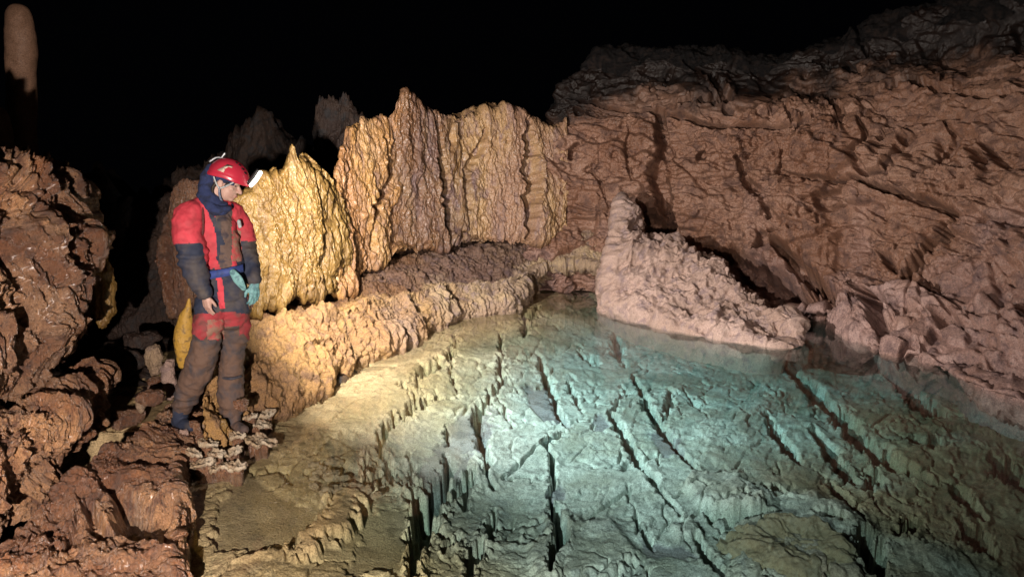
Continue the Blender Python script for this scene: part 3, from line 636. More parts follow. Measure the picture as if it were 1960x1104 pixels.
disp = fbm(G*1.6, 3)*.20+terrace(fbm(U*1.5+5, 4), 6, .15)*.30+ridged(U*3, 4)*.05+(idv-.5)*.03-.01*(1-sm(f2-f1, 0, .1))+fbm(G*14, 4)*.022
disp *= (.45+.55*sm(sv, .8, 2.2))[None, :]*(.15+.85*sm(su, 1.7, 2.4))[:, None]; disp += (.1+.9*sm(su, 1.8, 2.4))[:, None]* .10*ridged(G*2.6+9, 3)*sm(sv, .5, 1.5)[None, :]
G2 = G+N*disp[..., None]
o = mesh_np('boulder', G2, grid_faces(*G.shape[:2]), M_pink, recentre=True)
setp(o, 'large pale pink boulder leaning on the brown wall across the pool', 'boulder')

# stalagmites
def stalagmite(pts, mat, seed, label, nu=160, nv=90):
    P = np.array([at(*p[:3]) for p in pts]); r = np.array([p[3] for p in pts])
    s = np.linspace(0, len(P)-1, nu); Cc = cr(P, s); rr = cr(r[:, None], s)[:, 0]
    # rounded tip
    tip = np.sqrt(np.clip(1-np.clip((s-(len(P)-1-.55))/.55, 0, 1)**2, 0, 1)); rr = rr*np.maximum(tip, .02)
    ph = np.linspace(0, 2*math.pi, nv, endpoint=False)
    G = Cc[:, None, :]+rr[:, None, None]*np.stack([np.cos(ph), np.sin(ph), 0*ph], -1)[None]
    D = np.stack([np.cos(ph), np.sin(ph), 0*ph], -1)[None]+0*G
    d = fbm(G*1.6+seed, 3)*.10+fbm(G*7+seed, 3)*.03
    o = mesh_np('stalagmite', G+D*(d*np.minimum(rr, .3)[:, None]*2.5)[..., None], grid_faces(nu, nv, closev=True), mat, recentre=True)
    setp(o, label, 'stalagmite'); return o
stalagmite([(46,420,9.2,.20),(44,300,9.2,.19),(42,190,9.2,.172),(40,110,9.2,.172),(38,50,9.2,.158),(34,8,9.2,.12)], M_stal, 2, 'tall smooth rounded stalagmite standing at the top left corner')
stalagmite([(0,420,8.6,.2),(0,340,8.6,.17),(-2,270,8.6,.15),(-6,205,8.6,.11)], M_stal, 6, 'short stalagmite cut by the left edge, below the tall one')

# ------------------------------------------------------------------ small rocks
def spot(px, py, z): return W(px, py, z)
boulder('boulder', (W(1520, 1075, -0.42)[0], W(1520, 1075, -0.42)[1]+.1, -0.47), (0.80, 0.62, 0.30), M_stone, 4.4, n=150, sq=.7, amp=.30, rot=.3, label='large lumpy pale boulder under water, at the bottom right of centre', cat='boulder')
rng = random.Random(5)
bs = [(640,880,24),(612,898,22),(600,888,14),(635,905,30),(660,905,18),(602,912,16),(690,912,16),(640,925,14),(600,925,16),(670,925,26),(650,938,18),(700,930,24),(720,938,16),(625,938,22)]
for i, (x, y, s) in enumerate(bs):
    k = s*1.25*4.6/1400
    c = W(x, y, -0.10)
    boulder('bed_stone', (c[0], c[1], -0.12+rng.uniform(-.01, .02)), (k*rng.uniform(.8, 1.4), k*rng.uniform(.6, .9), k*.32), M_stone, i*3.7, n=30, sq=.65, amp=.42, rot=rng.uniform(0, 3), label='flat pale stone in the heap under the water near the left rim', cat='stone', group='flat pale stones heaped on the pool bed')
c = W(573, 994, -0.2); boulder('bed_stone', (c[0], c[1], -0.20), (.09, .05, .03), M_bed, 77, n=24, sq=.9, amp=.12, label='single oval stone lying alone on the smooth brown bed', cat='stone')
c = W(540, 940, -0.16); boulder('bed_stone', (c[0], c[1], -0.14), (.05, .05, .05), M_shelf, 81, n=24, sq=.7, amp=.12, label='small square brown stone on the smooth bed, nearest to the white plates', cat='stone')

# white calcite plates growing at the water line, each on a stubby brown stem
plates = [(505,795,30,12,.10),(492,812,34,16,.08),(478,800,20,14,.14),(495,845,46,22,.06),(455,835,26,18,.10),(445,868,30,22,.07),(415,872,26,16,.09),(392,888,36,18,.07),(424,895,38,16,.04),(452,893,26,14,.05),(398,850,28,14,.13),(372,868,20,12,.12)]
words = ['farthest, by the golden shelf', 'second from the golden shelf', 'small and tilted, behind the broad one', 'broadest, jutting over the water', 'ragged, left of the broad one', 'crusted, in the middle of the row', 'narrow, left of the crusted one', 'wide and nearest to the rim', 'lowest and nearest to the camera', 'short, at the tip of the lowest row', 'raised, behind the wide one', 'leftmost and highest']
for i, (x, y, s, hh, z) in enumerate(plates):
    c = np.array(W(x, y, z-.015)); k = s*c[1]/1400*1.35
    nA, nB = 18, 56
    ph = np.linspace(0, 2*math.pi, nB, endpoint=False); rr = np.concatenate([np.linspace(0, 1, nA), np.linspace(1, .62, 8), np.linspace(.6, .75, 6)])
    zz = np.concatenate([np.zeros(nA), -np.linspace(.15, .5, 8), -np.linspace(.7, 4.0, 6)])*.05
    G = np.zeros((len(rr), nB, 3))
    ed = 1+.55*perlin(np.stack([np.cos(ph)*1.4, np.sin(ph)*1.4, ph*0+i*5.5], -1))+.30*perlin(np.stack([np.cos(ph)*4, np.sin(ph)*4, ph*0+i], -1))
    G[..., 0] = rr[:, None]*np.cos(ph)*ed*k*.55; G[..., 1] = rr[:, None]*np.sin(ph)*ed*k*.42; G[..., 2] = zz[:, None]
    tl = rng.uniform(-.25, .25); topm = (np.arange(len(rr)) < nA)[:, None]
    G[..., 2] += G[..., 0]*tl+(.04*fbm(G*13+i, 4)+.02*ridged(G*24+i*3, 2))+topm*.012*rr[:, None]**4
    G[..., :2] *= (1+.45*fbm((G+c)*14, 4))[..., None]*.9
    mi_ = (np.repeat(np.arange(len(rr)-1), nB) > nA+3).astype(int)
    o = mesh_np('calcite_plate', G+c, grid_faces(len(rr), nB, closev=True), [M_white, M_left], midx=mi_, recentre=True)
    setp(o, 'white calcite plate by the boots, '+words[i], 'calcite plate', 'white calcite plates along the edge of the pool')
# upright chips and rubble between the feet
ch = [(425,818,.07,.03,.12,M_gold,'pointed golden chip standing among the white plates'),(380,830,.05,.05,.16,M_left,'tall brown spike left of the white plates'),
      (462,775,.09,.08,.08,M_left,'round brown knob of rock in front of the right boot'),(400,812,.07,.06,.05,M_shelf,'pale angular stone between the boots'),
      (352,830,.06,.05,.05,M_pink,'small pink stone below the left boot'),(370,812,.05,.05,.04,M_left,'small dark stone right of the left boot'),
      (345,848,.07,.06,.05,M_left,'dark rounded stone on the rim in front of the left boot'),(296,690,.13,.1,.26,M_shelf,'jagged upright brown stump in the shade left of the knees'),
      (325,725,.09,.09,.30,M_pink,'pale upright slab beside the left shin'),(268,775,.05,.04,.12,M_shelf,'thin pointed stone standing in the dark channel'),(200,560,.12,.12,.5,M_gold,'narrow golden tongue of rock at the edge of the left wall')]
for i, (x, y, a, b_, c_h, m, lb) in enumerate(ch):
    D = 4.75 if y > 740 else (5.6 if i != 10 else 5.4)
    if i == 7: D = 5.9
    if i == 9: D = 5.2
    c = at(x, y, D)
    boulder('rock', c, (a, b_, c_h), m, 31+i*2.3, n=40, sq=.8, amp=.3, rot=i*.8, tilt=rng.uniform(-.25, .25), label=lb, cat='rock')
for i, (x, y, s, lb) in enumerate([(290,760,.13,'low rubble block on the dark floor left of the left boot'),(245,800,.16,'rubble block lying in the dark channel'),(300,735,.12,'rubble block behind the thin pointed stone'),
                               (236,690,.22,'broad dark block on the floor below the shaded rock face'),(275,650,.2,'dark block farthest back in the shade')]):
    c = at(x, y, 5.0+i*.35)
    boulder('rock', c, (s*1.4, s, s*.7), M_left if i < 3 else M_dark, 61+i, n=40, sq=.7, amp=.25, rot=i, label=lb, cat='rock')

# ------------------------------------------------------------------ the caver
D0 = 4.9
def P(px, py, dy=0.0): return np.array(at(px, py, D0+dy))
PXM = D0/F                                  # metres per picture pixel at the caver
def limb_mesh(pts, rad, asp=1.0, n=20, seg=14):
    """closed tapered tube with rounded ends through pts; asp scales its thickness along Y"""
    pts = np.array(pts, float); rad = np.array(rad, float)
    s = np.linspace(0, len(pts)-1, seg*(len(pts)-1)+1); C_ = cr(pts, s); r_ = cr(rad[:, None], s)[:, 0]
    t = np.gradient(C_, axis=0); t /= np.linalg.norm(t, axis=1)[:, None]
    # caps
    k = 6; a = np.linspace(math.pi/2, 0, k, endpoint=False)
    pre = [(C_[0]-t[0]*r_[0]*math.sin(x), r_[0]*max(math.cos(x), .02), t[0]) for x in a]
    post = [(C_[-1]+t[-1]*r_[-1]*math.sin(x), r_[-1]*max(math.cos(x), .02), t[-1]) for x in a[::-1]]
    seq = pre+[(C_[i], r_[i], t[i]) for i in range(len(C_))]+post
    ref = np.array([0, 1, 0.0]); V = []
    for c, r, tt in seq:
        y = ref-tt*tt.dot(ref)
        if np.linalg.norm(y) < .15: y = np.array([0, 0, 1.0])-tt*tt[2]
        y /= np.linalg.norm(y); x = np.cross(y, tt)
        for q in range(n):
            th = 2*math.pi*q/n; V.append(c+r*(x*math.cos(th)+y*math.sin(th)*asp))
    m = len(seq); Fq = [(i*n+j, i*n+(j+1) % n, (i+1)*n+(j+1) % n, (i+1)*n+j) for i in range(m-1) for j in range(n)]
    Fq += [tuple(range(n-1, -1, -1)), tuple((m-1)*n+j for j in range(n))]
    return [tuple(v) for v in V], Fq
def ell_mesh(c, ax, R3=None, n=20):
    V = []; Fq = []
    c = np.array(c); R3 = np.eye(3) if R3 is None else R3
    for i in range(n+1):
        th = math.pi*i/n; th = min(max(th, .02), math.pi-.02)
        for j in range(2*n):
            ph = math.pi*j/n
            v = np.array([math.sin(th)*math.cos(ph)*ax[0], math.sin(th)*math.sin(ph)*ax[1], math.cos(th)*ax[2]])
            V.append(tuple(c+R3@v))
    m = 2*n
    Fq = [(i*m+j, (i+1)*m+j, (i+1)*m+(j+1) % m, i*m+(j+1) % m) for i in range(n) for j in range(m)]
    Fq += [tuple(range(m)), tuple(n*m+j for j in range(m-1, -1, -1))]
    return V, Fq
def join(parts):
    V = []; Fq = []
    for v, f in parts:
        o = len(V); V += list(v); Fq += [tuple(i+o for i in q) for q in f]
    return V, Fq
def remesh(parts, voxel, smooth=3):
    V, Fq = join(parts)
    me = bpy.data.meshes.new('tmp'); me.from_pydata(V, [], Fq)
    o = bpy.data.objects.new('tmp', me); COL.objects.link(o)
    m = o.modifiers.new('r', 'REMESH'); m.mode = 'VOXEL'; m.voxel_size = voxel
    s_ = o.modifiers.new('s', 'SMOOTH'); s_.iterations = smooth; s_.factor = .5
    dg = bpy.context.evaluated_depsgraph_get(); dg.update()
    e = o.evaluated_get(dg); m2 = bpy.data.meshes.new_from_object(e)
    v = np.empty(len(m2.vertices)*3, np.float32); m2.vertices.foreach_get('co', v); v = v.reshape(-1, 3).astype(float)
    nn = np.empty(len(m2.vertices)*3, np.float32); m2.vertices.foreach_get('normal', nn); nn = nn.reshape(-1, 3).astype(float)
    f = [tuple(p.vertices) for p in m2.polygons]; f = [q if len(q) == 4 else q+(q[-1],) for q in f]
    bpy.data.objects.remove(o); bpy.data.meshes.remove(me); bpy.data.meshes.remove(m2)
    return v, np.array([q for q in f if len(set(q)) == 4]), nn
M_skin = plain('skin', (0.52, 0.33, 0.27), .55, dirt=(0.46, 0.27, 0.22), ds=25)
M_red = plain('red_suit_fabric', (0.60, 0.05, 0.075), .75, dirt=(0.42, 0.045, 0.06), ds=9, bump=.4)
M_dred = plain('muddy_red_fabric', (0.34, 0.035, 0.045), .8, dirt=(0.15, 0.05, 0.045), ds=12, bump=.5)
M_navy = plain('navy_suit_fabric', (0.020, 0.027, 0.055), .8, dirt=(0.085, 0.07, 0.065), ds=7, bump=.5, df=(.46, .68))
M_mud = plain('mud_caked_fabric', (0.125, 0.073, 0.052), .85, dirt=(0.06, 0.05, 0.055), ds=10, bump=.8)
M_mudpatch = plain('muddy_chest_fabric', (0.13, 0.085, 0.07), .85, dirt=(0.04, 0.035, 0.05), ds=16, bump=.6)
M_cream = plain('sandy_mud_fabric', (0.27, 0.15, 0.11), .85, dirt=(0.42, 0.07, 0.07), ds=22, bump=.6)
M_blue = plain('dark_blue_fleece', (0.020, 0.032, 0.10), .9, dirt=(0.012, 0.016, 0.04), ds=20, bump=.5)
M_belt = plain('blue_webbing', (0.04, 0.07, 0.27), .7, dirt=(0.03, 0.05, 0.16), ds=30)
M_helm = plain('red_helmet_shell', (0.52, 0.03, 0.06), .28, dirt=(0.42, 0.03, 0.055), ds=8)
M_strap = plain('pale_strap', (0.42, 0.45, 0.45), .7, dirt=(0.25, 0.28, 0.32), ds=60)
M_greyblue = plain('blue_grey_strap', (0.10, 0.13, 0.22), .7, dirt=(0.25, 0.26, 0.28), ds=70)
M_black = plain('black_plastic', (0.012, 0.012, 0.014), .5)
M_hair = plain('dark_hair', (0.02, 0.013, 0.01), .6)
M_grey = plain('grey_metal', (0.4, 0.42, 0.45), .35, metal=.6)
M_glove = plain('pale_turquoise_glove', (0.20, 0.42, 0.43), .6, dirt=(0.09, 0.2, 0.23), ds=40, bump=.5)
M_lens = plain('lit_lens', (1, .97, .85), .4, emit=(1, .95, .80), es=5)
M_sticker = plain('worn_white_sticker', (0.62, 0.52, 0.42), .5, dirt=(0.5, 0.2, 0.18), ds=50)
M_bag = plain('yellow_bag_fabric', (0.42, 0.24, 0.04), .6, dirt=(0.12, 0.075, 0.03), ds=26, df=(.52, .7), bump=.7)

person = bpy.data.objects.new('person', None); COL.objects.link(person)
base = P(400, 812, 0); person.location = base; person.empty_display_size = .2
setp(person, 'caver in a red helmet and muddy red and navy suit, looking down at the pool', 'person')
def pmesh(name, V, Fq, mat, parent=person, midx=None, smooth=True):
    V = np.array(V, float)-base
    if isinstance(Fq, np.ndarray): return mesh_np(name, V, Fq, mat, parent, smooth, midx)
    me = bpy.data.meshes.new(name); me.from_pydata([tuple(v) for v in V], [], Fq)
    me.polygons.foreach_set('use_smooth', [smooth]*len(me.polygons))
    for m in (mat if isinstance(mat, list) else [mat]): me.materials.append(m)
    o = bpy.data.objects.new(name, me); COL.objects.link(o); o.parent = parent; return o
px_ = PXM
# head frame (profile to the right, bowed about 22 degrees, turned a little away)
ti = R(20); yw = R(8)
fw = np.array([math.cos(ti)*math.cos(yw), math.cos(ti)*math.sin(yw), -math.sin(ti)]); sd = np.array([-math.sin(yw), math.cos(yw), 0.0])   # sd points away from the camera
up = np.cross(fw, sd); HR = np.stack([fw, sd, up], 1)
HC = P(431, 347, 0)
def H(f, s, u): return HC+fw*f+sd*s+up*u
head = [ell_mesh(H(-.005, 0, .02), (.098, .076, .095), HR), ell_mesh(H(.03, 0, -.045), (.062, .056, .078), HR),
        ell_mesh(H(.062, 0, -.098), (.026, .026, .020), HR), ell_mesh(H(.078, 0, .012), (.018, .048, .014), HR),
        limb_mesh([H(.082, 0, .0), H(.100, 0, -.022), H(.112, 0, -.040)], [.010, .012, .014]), ell_mesh(H(.100, .010, -.042), (.010, .009, .008), HR), ell_mesh(H(.100, -.010, -.042), (.010, .009, .008), HR),
        ell_mesh(H(.088, 0, -.066), (.014, .024, .007), HR), ell_mesh(H(.085, 0, -.079), (.013, .022, .007), HR),
        ell_mesh(H(.055, -.040, -.030), (.022, .018, .018), HR), ell_mesh(H(.055, .040, -.030), (.022, .018, .018), HR),
        ell_mesh(H(-.010, -.080, -.022), (.020, .008, .031), HR), ell_mesh(H(-.010, .080, -.022), (.020, .008, .031), HR)]
SH = dict(near=P(364, 408, -.14), far=P(452, 408, .15))
nA = [P(364, 410, -.13), P(362, 455, -.17), P(371, 505, -.19), P(384, 540, -.20), P(392, 566, -.20)]
fA = [P(452, 412, .13), P(468, 450, .16), P(476, 490, .14), P(483, 520, .08), P(487, 545, .02)]
body = head+[limb_mesh([P(405, 405, .01), H(-.035, 0, -.09), H(-.03, 0, -.03)], [.058, .055, .055]),
   limb_mesh([P(408, 415, 0), P(414, 470, 0), P(425, 530, 0), P(432, 580, 0)], [.10, .115, .105, .11], .65),
   limb_mesh([P(370, 414, -.10), P(445, 414, .12)], [.045, .045]),
   limb_mesh(nA, [.055, .045, .038, .032, .024]), limb_mesh(fA, [.055, .045, .038, .032, .024]),
   limb_mesh([P(410, 590, -.04), P(392, 660, -.10), P(352, 775, -.02)], [.07, .055, .04]),
   limb_mesh([P(450, 590, .08), P(447, 675, .05), P(446, 780, .02)], [.07, .055, .04])]
def hand(wr, dn, th_side, palm_n, s=1.0, curl=.35):
    """palm + four fingers + thumb; dn points from the wrist to the finger tips, th_side to the thumb, palm_n out of the palm"""
    dn = dn/np.linalg.norm(dn); th_side = th_side-dn*dn.dot(th_side); th_side /= np.linalg.norm(th_side); pn = palm_n-dn*dn.dot(palm_n)-th_side*th_side.dot(palm_n); pn /= np.linalg.norm(pn)
    X = lambda a, b, c: wr+(dn*a+th_side*b+pn*c)*s
    out = []
    out.append(limb_mesh([X(-.005, 0, 0), X(.035, 0, 0), X(.07, 0, .002)], [.024*s, .034*s, .036*s], .5))
    out[-1] = limb_mesh([X(0, .012, 0), X(.04, .018, 0), X(.078, .022, 0)], [.017*s, .018*s, .016*s]); out.append(limb_mesh([X(0, -.010, 0), X(.04, -.020, 0), X(.074, -.026, 0)], [.017*s, .017*s, .014*s]))
    out.append(limb_mesh([X(0, 0, 0), X(.04, 0, -.002), X(.078, 0, -.001)], [.018*s, .019*s, .017*s]))
    for b, L_, r in ((.027, .068, .0092), (.009, .076, .0096), (-.010, .070, .0092), (-.027, .055, .0080)):
        c = curl*(1+abs(b)*3); p0 = X(.074-abs(b)*.15, b, 0); a = 0; pts = [p0]; q = p0.copy()
        for seg, k in ((.45, .35), (.30, .8), (.25, 1.0)):
            a += c*k; q = q+(dn*math.cos(a)+pn*math.sin(a)+th_side*b*2.2)*L_*seg*s; pts.append(q.copy())
        out.append(limb_mesh(pts, [r*s*1.1, r*s, r*s*.92, r*s*.8], n=12, seg=5))
    out.append(limb_mesh([X(.012, .014, .004), X(.040, .042, .014), X(.064, .050, .024), X(.082, .046, .034)], [.014*s, .012*s, .0105*s, .009*s], n=12, seg=5))
    return out
wr_n = P(393, 566, -.20)
body += hand(wr_n, P(400, 600, -.19)-wr_n, np.array([.75, -.45, -.1]), np.array([.35, .9, 0]), .93, .30)
v, f, nn = remesh(body, .0042, 2)
bo = pmesh('body', v, f, M_skin)
# far hand in its turquoise glove
wr_f = P(487, 543, .02)
gv, gf, gn = remesh(hand(wr_f, P(487, 590, .0)-wr_f, np.array([-.5, -.8, 0]), np.array([-.8, .5, 0]), 1.05, .45)+[limb_mesh([P(485, 528, .04), P(487, 546, .02)], [.040, .034])], .0042, 2)
glove = pmesh('glove', gv, gf, M_glove)

# suit: one continuous garment, panels by colour
nS = [P(366, 409, -.12), P(360, 430, -.15), P(362, 458, -.17), P(368, 480, -.18), P(370, 505, -.19), P(381, 535, -.20), P(389, 560, -.20)]
fS = [P(448, 412, .11), P(463, 445, .15), P(471, 478, .14), P(479, 508, .09), P(485, 532, .03)]
suit = [limb_mesh([P(404, 402, .02), P(404, 425, 0), P(412, 465, 0), P(424, 505, 0), P(428, 545, 0), P(434, 590, .02), P(432, 606, .02)], [.10, .145, .155, .135, .142, .145, .125], .80),
   limb_mesh([P(360, 414, -.11), P(405, 402, .0), P(450, 412, .11)], [.075, .10, .07]),
   limb_mesh(nS, [.078, .090, .086, .084, .078, .060, .042]), limb_mesh(fS, [.075, .078, .066, .060, .046]),
   limb_mesh([P(404, 585, -.06), P(398, 625, -.10), P(395, 655, -.12), P(382, 700, -.11), P(362, 745, -.06), P(350, 775, -.03)], [.10, .096, .084, .088, .078, .062]),
   limb_mesh([P(452, 585, .08), P(450, 630, .07), P(446, 665, .06), P(444, 705, .05), P(441, 750, .04), P(442, 785, .03)], [.098, .088, .074, .073, .080, .068])]
v, f, nn = remesh(suit, .008, 5)
ppx, ppy = proj(v)
Qs = v*np.array([1, 1, 1.5])
wri = ridged(v*np.array([5, 5, 11])+perlin(v*4)[:, None]*.8, 3)*.016+fbm(v*11, 3)*.014
wri += .007*np.sin(v[:, 2]*95+perlin(v*6)*5)*(np.exp(-((ppy-648)/22)**2)+np.exp(-((ppy-500)/28)**2)*(ppx < 400)+.8*np.exp(-((ppy-775)/20)**2))
v = v+nn*wri[:, None]
fc = v[f].mean(1); fx_, fy_ = proj(fc); fx_ = fx_+perlin(fc*9)*3; fy_ = fy_+perlin(fc*9+7)*3
near = fc[:, 1] < D0+.0
mi_ = np.full(len(f), 1)                                  # 0 red 1 navy 2 mud 3 mud patch 4 cream
arm = (fc[:, 1] < D0-.05) & (fx_ < 398+np.clip((fy_-470)*.25, -12, 20)) & (fy_ < 575)
arm_edge = 386+np.clip((fy_-420)*.15, 0, 14)
up_ = fy_ < 466
mi_[fy_ >= 598] = 5; mi_[fy_ >= 645+6*np.sin(fx_*.2)] = 2
mi_[(fy_ > 612) & (fy_ < 648) & (fx_ > 395) & (fx_ < 428)] = 4
mi_[(fy_ > 625) & (fx_ > 428) & (fx_ < 458)] = 2
t_ = (fy_ < 470); mi_[t_] = 0
mi_[(fy_ < 515) & (fx_ > 384)] = 0
strip = (fx_ > 392+(fy_-390)*.22) & (fx_ < 432+(fy_-400)*.10) & (fy_ < 512)
mi_[(fy_ < 520) & (fx_ > 412+np.clip((fy_-400)*.07, -8, 8)) & (fx_ < 443) & (fy_ > 402)] = 3
mi_[(np.abs(fx_-(392+(fy_-375)*.36)) < 5) & (fy_ < 470)] = 1
mi_[(np.abs(fx_-419) < 3.0) & (fy_ > 420) & (fy_ < 500)] = 1
mi_[(fy_ >= 466) & (fx_ < 386+(fy_-466)*.25) & (fy_ < 600)] = 1
mi_[(fy_ >= 515) & (fy_ < 592) & (np.abs(fx_-(417+(fy_-515)*.13)) < 6)] = 0
mi_[(fx_ > 452) & (fy_ > 462) & (fy_ < 600)] = 1
mi_[(fx_ > 444) & (fx_ < 462) & (fy_ > 440) & (fy_ < 500)] = 4
mi_[(fx_ > 430) & (fy_ > 530) & (fy_ < 596)] = 1
mi_[(fx_ > 474) & (fy_ > 545) & (fy_ < 592)] = 4
pmesh('overalls', v, f, [M_red, M_navy, M_mud, M_mudpatch, M_cream, M_dred], midx=mi_)

# hood / balaclava bunched round the neck
hood = [limb_mesh([H(-.085, .0, .03), H(-.10, -.01, -.04), H(-.085, -.03, -.105), H(-.02, -.055, -.15), H(.04, -.03, -.155)], [.050, .052, .050, .040, .028]),
        limb_mesh([H(-.085, .0, .03), H(-.10, .03, -.04), H(-.085, .06, -.105), H(-.02, .07, -.15), H(.04, .04, -.155)], [.050, .052, .050, .040, .028]),
        limb_mesh([P(388, 372, -.06), P(398, 392, -.09), P(418, 404, -.10), P(436, 400, -.08)], [.035, .034, .030, .022]),
        limb_mesh([P(388, 372, .06), P(398, 392, .09), P(420, 404, .08), P(440, 396, .03)], [.035, .034, .030, .022])]
v, f, nn = remesh(hood, .006, 3); v = v+nn*(fbm(v*14, 3)*.016+ridged(v*9, 2)*.006)[:, None]
pmesh('hood', v, f, M_blue)
cap = ell_mesh(H(-.012, 0, .020), (.103, .083, .088), HR); cv = np.array(cap[0]); loc = (cv-HC)@HR
keepf = [q for q in cap[1] if all(loc[i][2] > -.012+.0*loc[i][0] or loc[i][0] < -.045 for i in q)]
pmesh('under_cap', cap[0], keepf, M_blue)
hr = [limb_mesh([H(-.035, -.076, -.02), H(-.045, -.074, -.06), H(-.035, -.066, -.10)], [.012, .011, .007]), limb_mesh([H(.035, -.072, .0), H(.022, -.073, -.02)], [.008, .006])]
v, f, nn = remesh(hr, .004, 1); pmesh('hair', v, f, M_hair)
pmesh('eye', *ell_mesh(H(.0745, -.030, -.006), (.010, .011, .006), HR, 8), M_black); pmesh('eye', *ell_mesh(H(.0745, .030, -.006), (.010, .011, .006), HR, 8), M_black)
pmesh('eyebrow', *limb_mesh([H(.092, -.014, .016), H(.086, -.034, .018), H(.068, -.050, .012)], [.004, .005, .003], n=8, seg=4), M_hair)
pmesh('lips', *ell_mesh(H(.092, 0, -.0725), (.011, .021, .007), HR, 8), plain('lips', (.36, .13, .12), .5))

# helmet
n1, n2 = 36, 72; V = []
for i in range(n1):
    th = (math.pi*.5+.10)*i/(n1-1)
    for j in range(n2):
        ph = 2*math.pi*j/n2; c, s_ = math.cos(ph), math.sin(ph)
        a = .142 if c > 0 else .128
        ridge = 1+.018*math.cos(ph*6)*math.sin(th)**2
        rx, ry, rz = a*math.sin(th)*ridge*c, .108*math.sin(th)*ridge*s_, .118*math.cos(th)
        if th > math.pi*.46: rx *= 1.02; ry *= 1.02
        rz -= .012*(c > 0)*c*math.sin(th)**6; rz += -.018*max(0, -c)*math.sin(th)**4
        V.append(H(rx+.004, ry, rz+.038))
inner = [HC+(p-HC)*.955 for p in V]; m = len(V)
Fh = [(i*n2+j, (i+1)*n2+j, (i+1)*n2+(j+1) % n2, i*n2+(j+1) % n2) for i in range(n1-1) for j in range(n2)]
Fi = [tuple(m+k for k in q[::-1]) for q in Fh]; Fr = [((n1-1)*n2+j, m+(n1-1)*n2+j, m+(n1-1)*n2+(j+1) % n2, (n1-1)*n2+(j+1) % n2) for j in range(n2)]
helmet = pmesh('helmet', V+inner, Fh+Fi+Fr, M_helm)
def onhelm(ph, th, k=1.0):
    c, s_ = math.cos(ph), math.sin(ph); a = .142 if c > 0 else .128
    return H(a*math.sin(th)*c*k+.004, .108*math.sin(th)*s_*k, .118*math.cos(th)*k+.038)
def patch(pts, th=.0015):
    V = [onhelm(a, b, 1.012+.0) for a, b in pts]+[onhelm(a, b, 1.03) for a, b in pts]; n = len(pts)
    return V, [tuple(range(n))[::-1], tuple(range(n, 2*n))]+[(i, (i+1) % n, n+(i+1) % n, n+i) for i in range(n)]
for k, (ph, th, wd) in enumerate([(-.75, .62, .13), (-.62, .84, .12), (-.50, 1.04, .11), (-1.0, .50, .12)]):
    pmesh('vent', *patch([(ph-wd, th-.02), (ph-wd*.3, th-.07), (ph+wd, th-.02), (ph+wd*.7, th+.07), (ph-wd*.4, th+.05)]), M_black, helmet)
pmesh('sticker', *patch([(-1.98, 1.38), (-1.62, 1.38), (-1.60, 1.18), (-1.50, .98), (-1.30, .98), (-1.30, .84), (-1.62, .86), (-1.78, 1.12)]), M_sticker, helmet)
pmesh('chin_strap', *limb_mesh([H(-.050, -.108, .012), H(-.030, -.092, -.022), H(-.006, -.086, -.048)], [.0055]*3, .6, 8, 5), M_strap)
pmesh('chin_strap', *limb_mesh([H(.070, -.094, .020), H(.035, -.086, -.018), H(-.002, -.084, -.048)], [.0055]*3, .6, 8, 5), M_strap)
pmesh('chin_strap', *limb_mesh([H(-.004, -.085, -.044), H(.006, -.076, -.085), H(.026, -.058, -.122), H(.045, -.02, -.135), H(.045, .03, -.135)], [.0075, .0075, .007, .006, .006], .6, 8, 5), M_greyblue)
hl = pmesh('headlamp', *join([limb_mesh([H(.138, -.012, .045), H(.165, -.012, .048)], [.018, .016]), limb_mesh([H(.150, -.012, .062), H(.168, -.012, .052)], [.012, .010])]), M_grey, helmet)
lc = np.array(at(490, 343, D0)); ax = np.array([.55, -.25, -.80]); 
pl = [lc-np.array([.30, 0, .0])*0+np.array([-.035, 0, -.040]), lc+np.array([0, 0, 0]), lc+np.array([.030, 0, .042])]
pmesh('lamp_lens', *limb_mesh(pl, [.013, .016, .013], .8, 14, 8), M_lens, helmet)
pmesh('lamp_housing', *limb_mesh([p+np.array([-.016, .0, .014]) for p in pl], [.013, .017, .013], .9, 14, 8), M_black, helmet)
pmesh('cable_clip', *join([limb_mesh([onhelm(math.pi, .55, 1.02), onhelm(math.pi, .8, 1.10), onhelm(math.pi, 1.15, 1.12)], [.006, .007, .008], 1, 8, 6), limb_mesh([onhelm(math.pi, .55, 1.02), onhelm(math.pi, .38, 1.22)], [.007, .008], 1, 8, 6)]), M_grey, helmet)
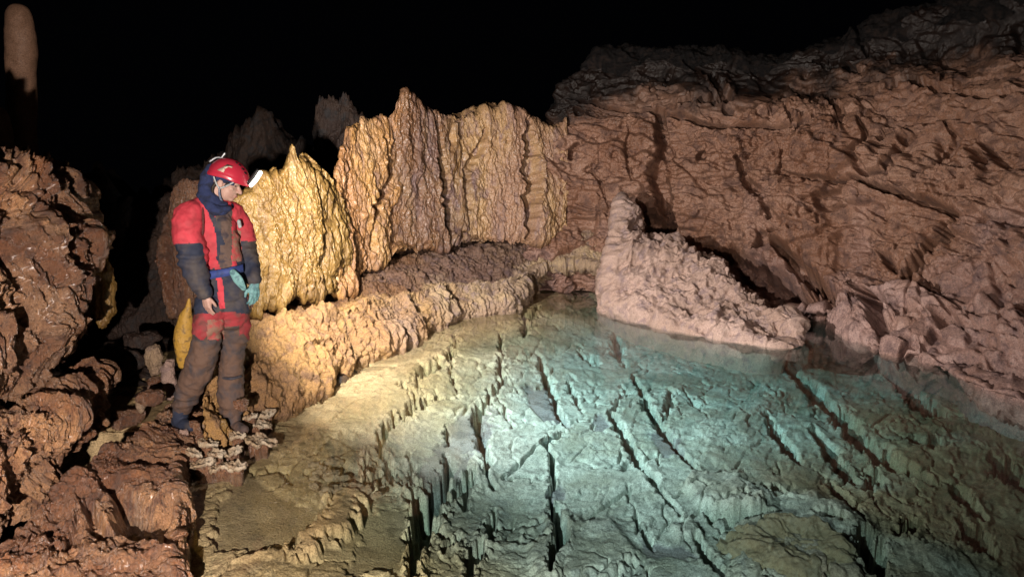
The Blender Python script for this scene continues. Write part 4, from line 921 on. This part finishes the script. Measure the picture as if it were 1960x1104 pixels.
# harness: belt, shoulder strap, sling, badge
def band(pts, wd, th, mat, name):
    pmesh(name, *limb_mesh([np.array(p) for p in pts], [wd]*len(pts), th, 14, 8), mat)
bx = [P(388, 530, -.13), P(405, 526, -.150), P(428, 522, -.152), P(450, 517, -.12), P(466, 513, -.05)]
V = []; Fq = []; pts = np.array(bx); s = np.linspace(0, 4, 40); C_ = cr(pts, s)
for k, c in enumerate(C_):
    for (a, b_) in ((-.026, -.006), (.026, -.006), (.026, .004), (-.026, .004)): V.append(c+np.array([0, b_, a]))
Fq = [(k*4+j, k*4+(j+1) % 4, k*4+4+(j+1) % 4, k*4+4+j) for k in range(39) for j in range(4)]+[(3, 2, 1, 0), (156, 157, 158, 159)]
pmesh('belt', V, Fq, M_belt)
band([P(384, 385, -.10), P(388, 405, -.145), P(388, 440, -.16), P(386, 462, -.15), P(392, 500, -.16)], .008, .5, plain('dark_red_strap', (.10, .02, .02), .8), 'shoulder_strap')
pmesh('glove_cuff', *limb_mesh([P(446, 522, -.155), P(456, 536, -.16), P(466, 552, -.13)], [.024, .032, .018], .35, 14, 8), M_glove)
pmesh('badge', *limb_mesh([P(457, 424, -.02), P(459, 433, -.03)], [.013, .013], .6, 10, 4), M_strap)
bootA = [limb_mesh([P(352, 765, -.03), P(346, 790, -.02), P(345, 805, -.02)], [.062, .055, .05]), limb_mesh([P(340, 806, -.0), P(352, 812, -.06), P(366, 816, -.12)], [.046, .044, .034], .9)]
bootB = [limb_mesh([P(443, 775, .03), P(446, 798, .02), P(448, 812, .02)], [.062, .052, .048]), limb_mesh([P(440, 816, .05), P(455, 818, -.02), P(468, 822, -.09)], [.046, .044, .034], .9)]
for b_ in (bootA, bootB):
    v, f, nn = remesh(b_, .006, 3); pmesh('boot', v+nn*(fbm(v*20, 2)*.006)[:, None], f, M_navy if b_ is bootA else M_mud)
band([P(423, 722, .0), P(434, 724, -.04), P(446, 724, -.05), P(460, 720, .0)], .010, .9, M_navy, 'knee_band')
# yellow bag behind the thigh
bg = limb_mesh([P(362, 572, .06), P(360, 590, .07), P(355, 612, .08), P(352, 640, .09), P(352, 668, .09), P(350, 690, .09), P(349, 697, .09)], [.008, .022, .046, .064, .060, .040, .028], .9, 40, 16)
sp = limb_mesh([P(362, 655, .08), P(371, 658, .06), P(376, 666, .05)], [.014, .010, .005], 1, 10, 6)
v, f, nn = remesh([bg, sp], .006, 2); v = v+nn*(ridged(v*np.array([9, 9, 4]), 3)*.006+fbm(v*18, 2)*.006)[:, None]
o = mesh_np('caving_bag', v, f, M_bag, recentre=True); setp(o, 'mud stained yellow tapered bag hanging behind the caver\'s thigh', 'bag')
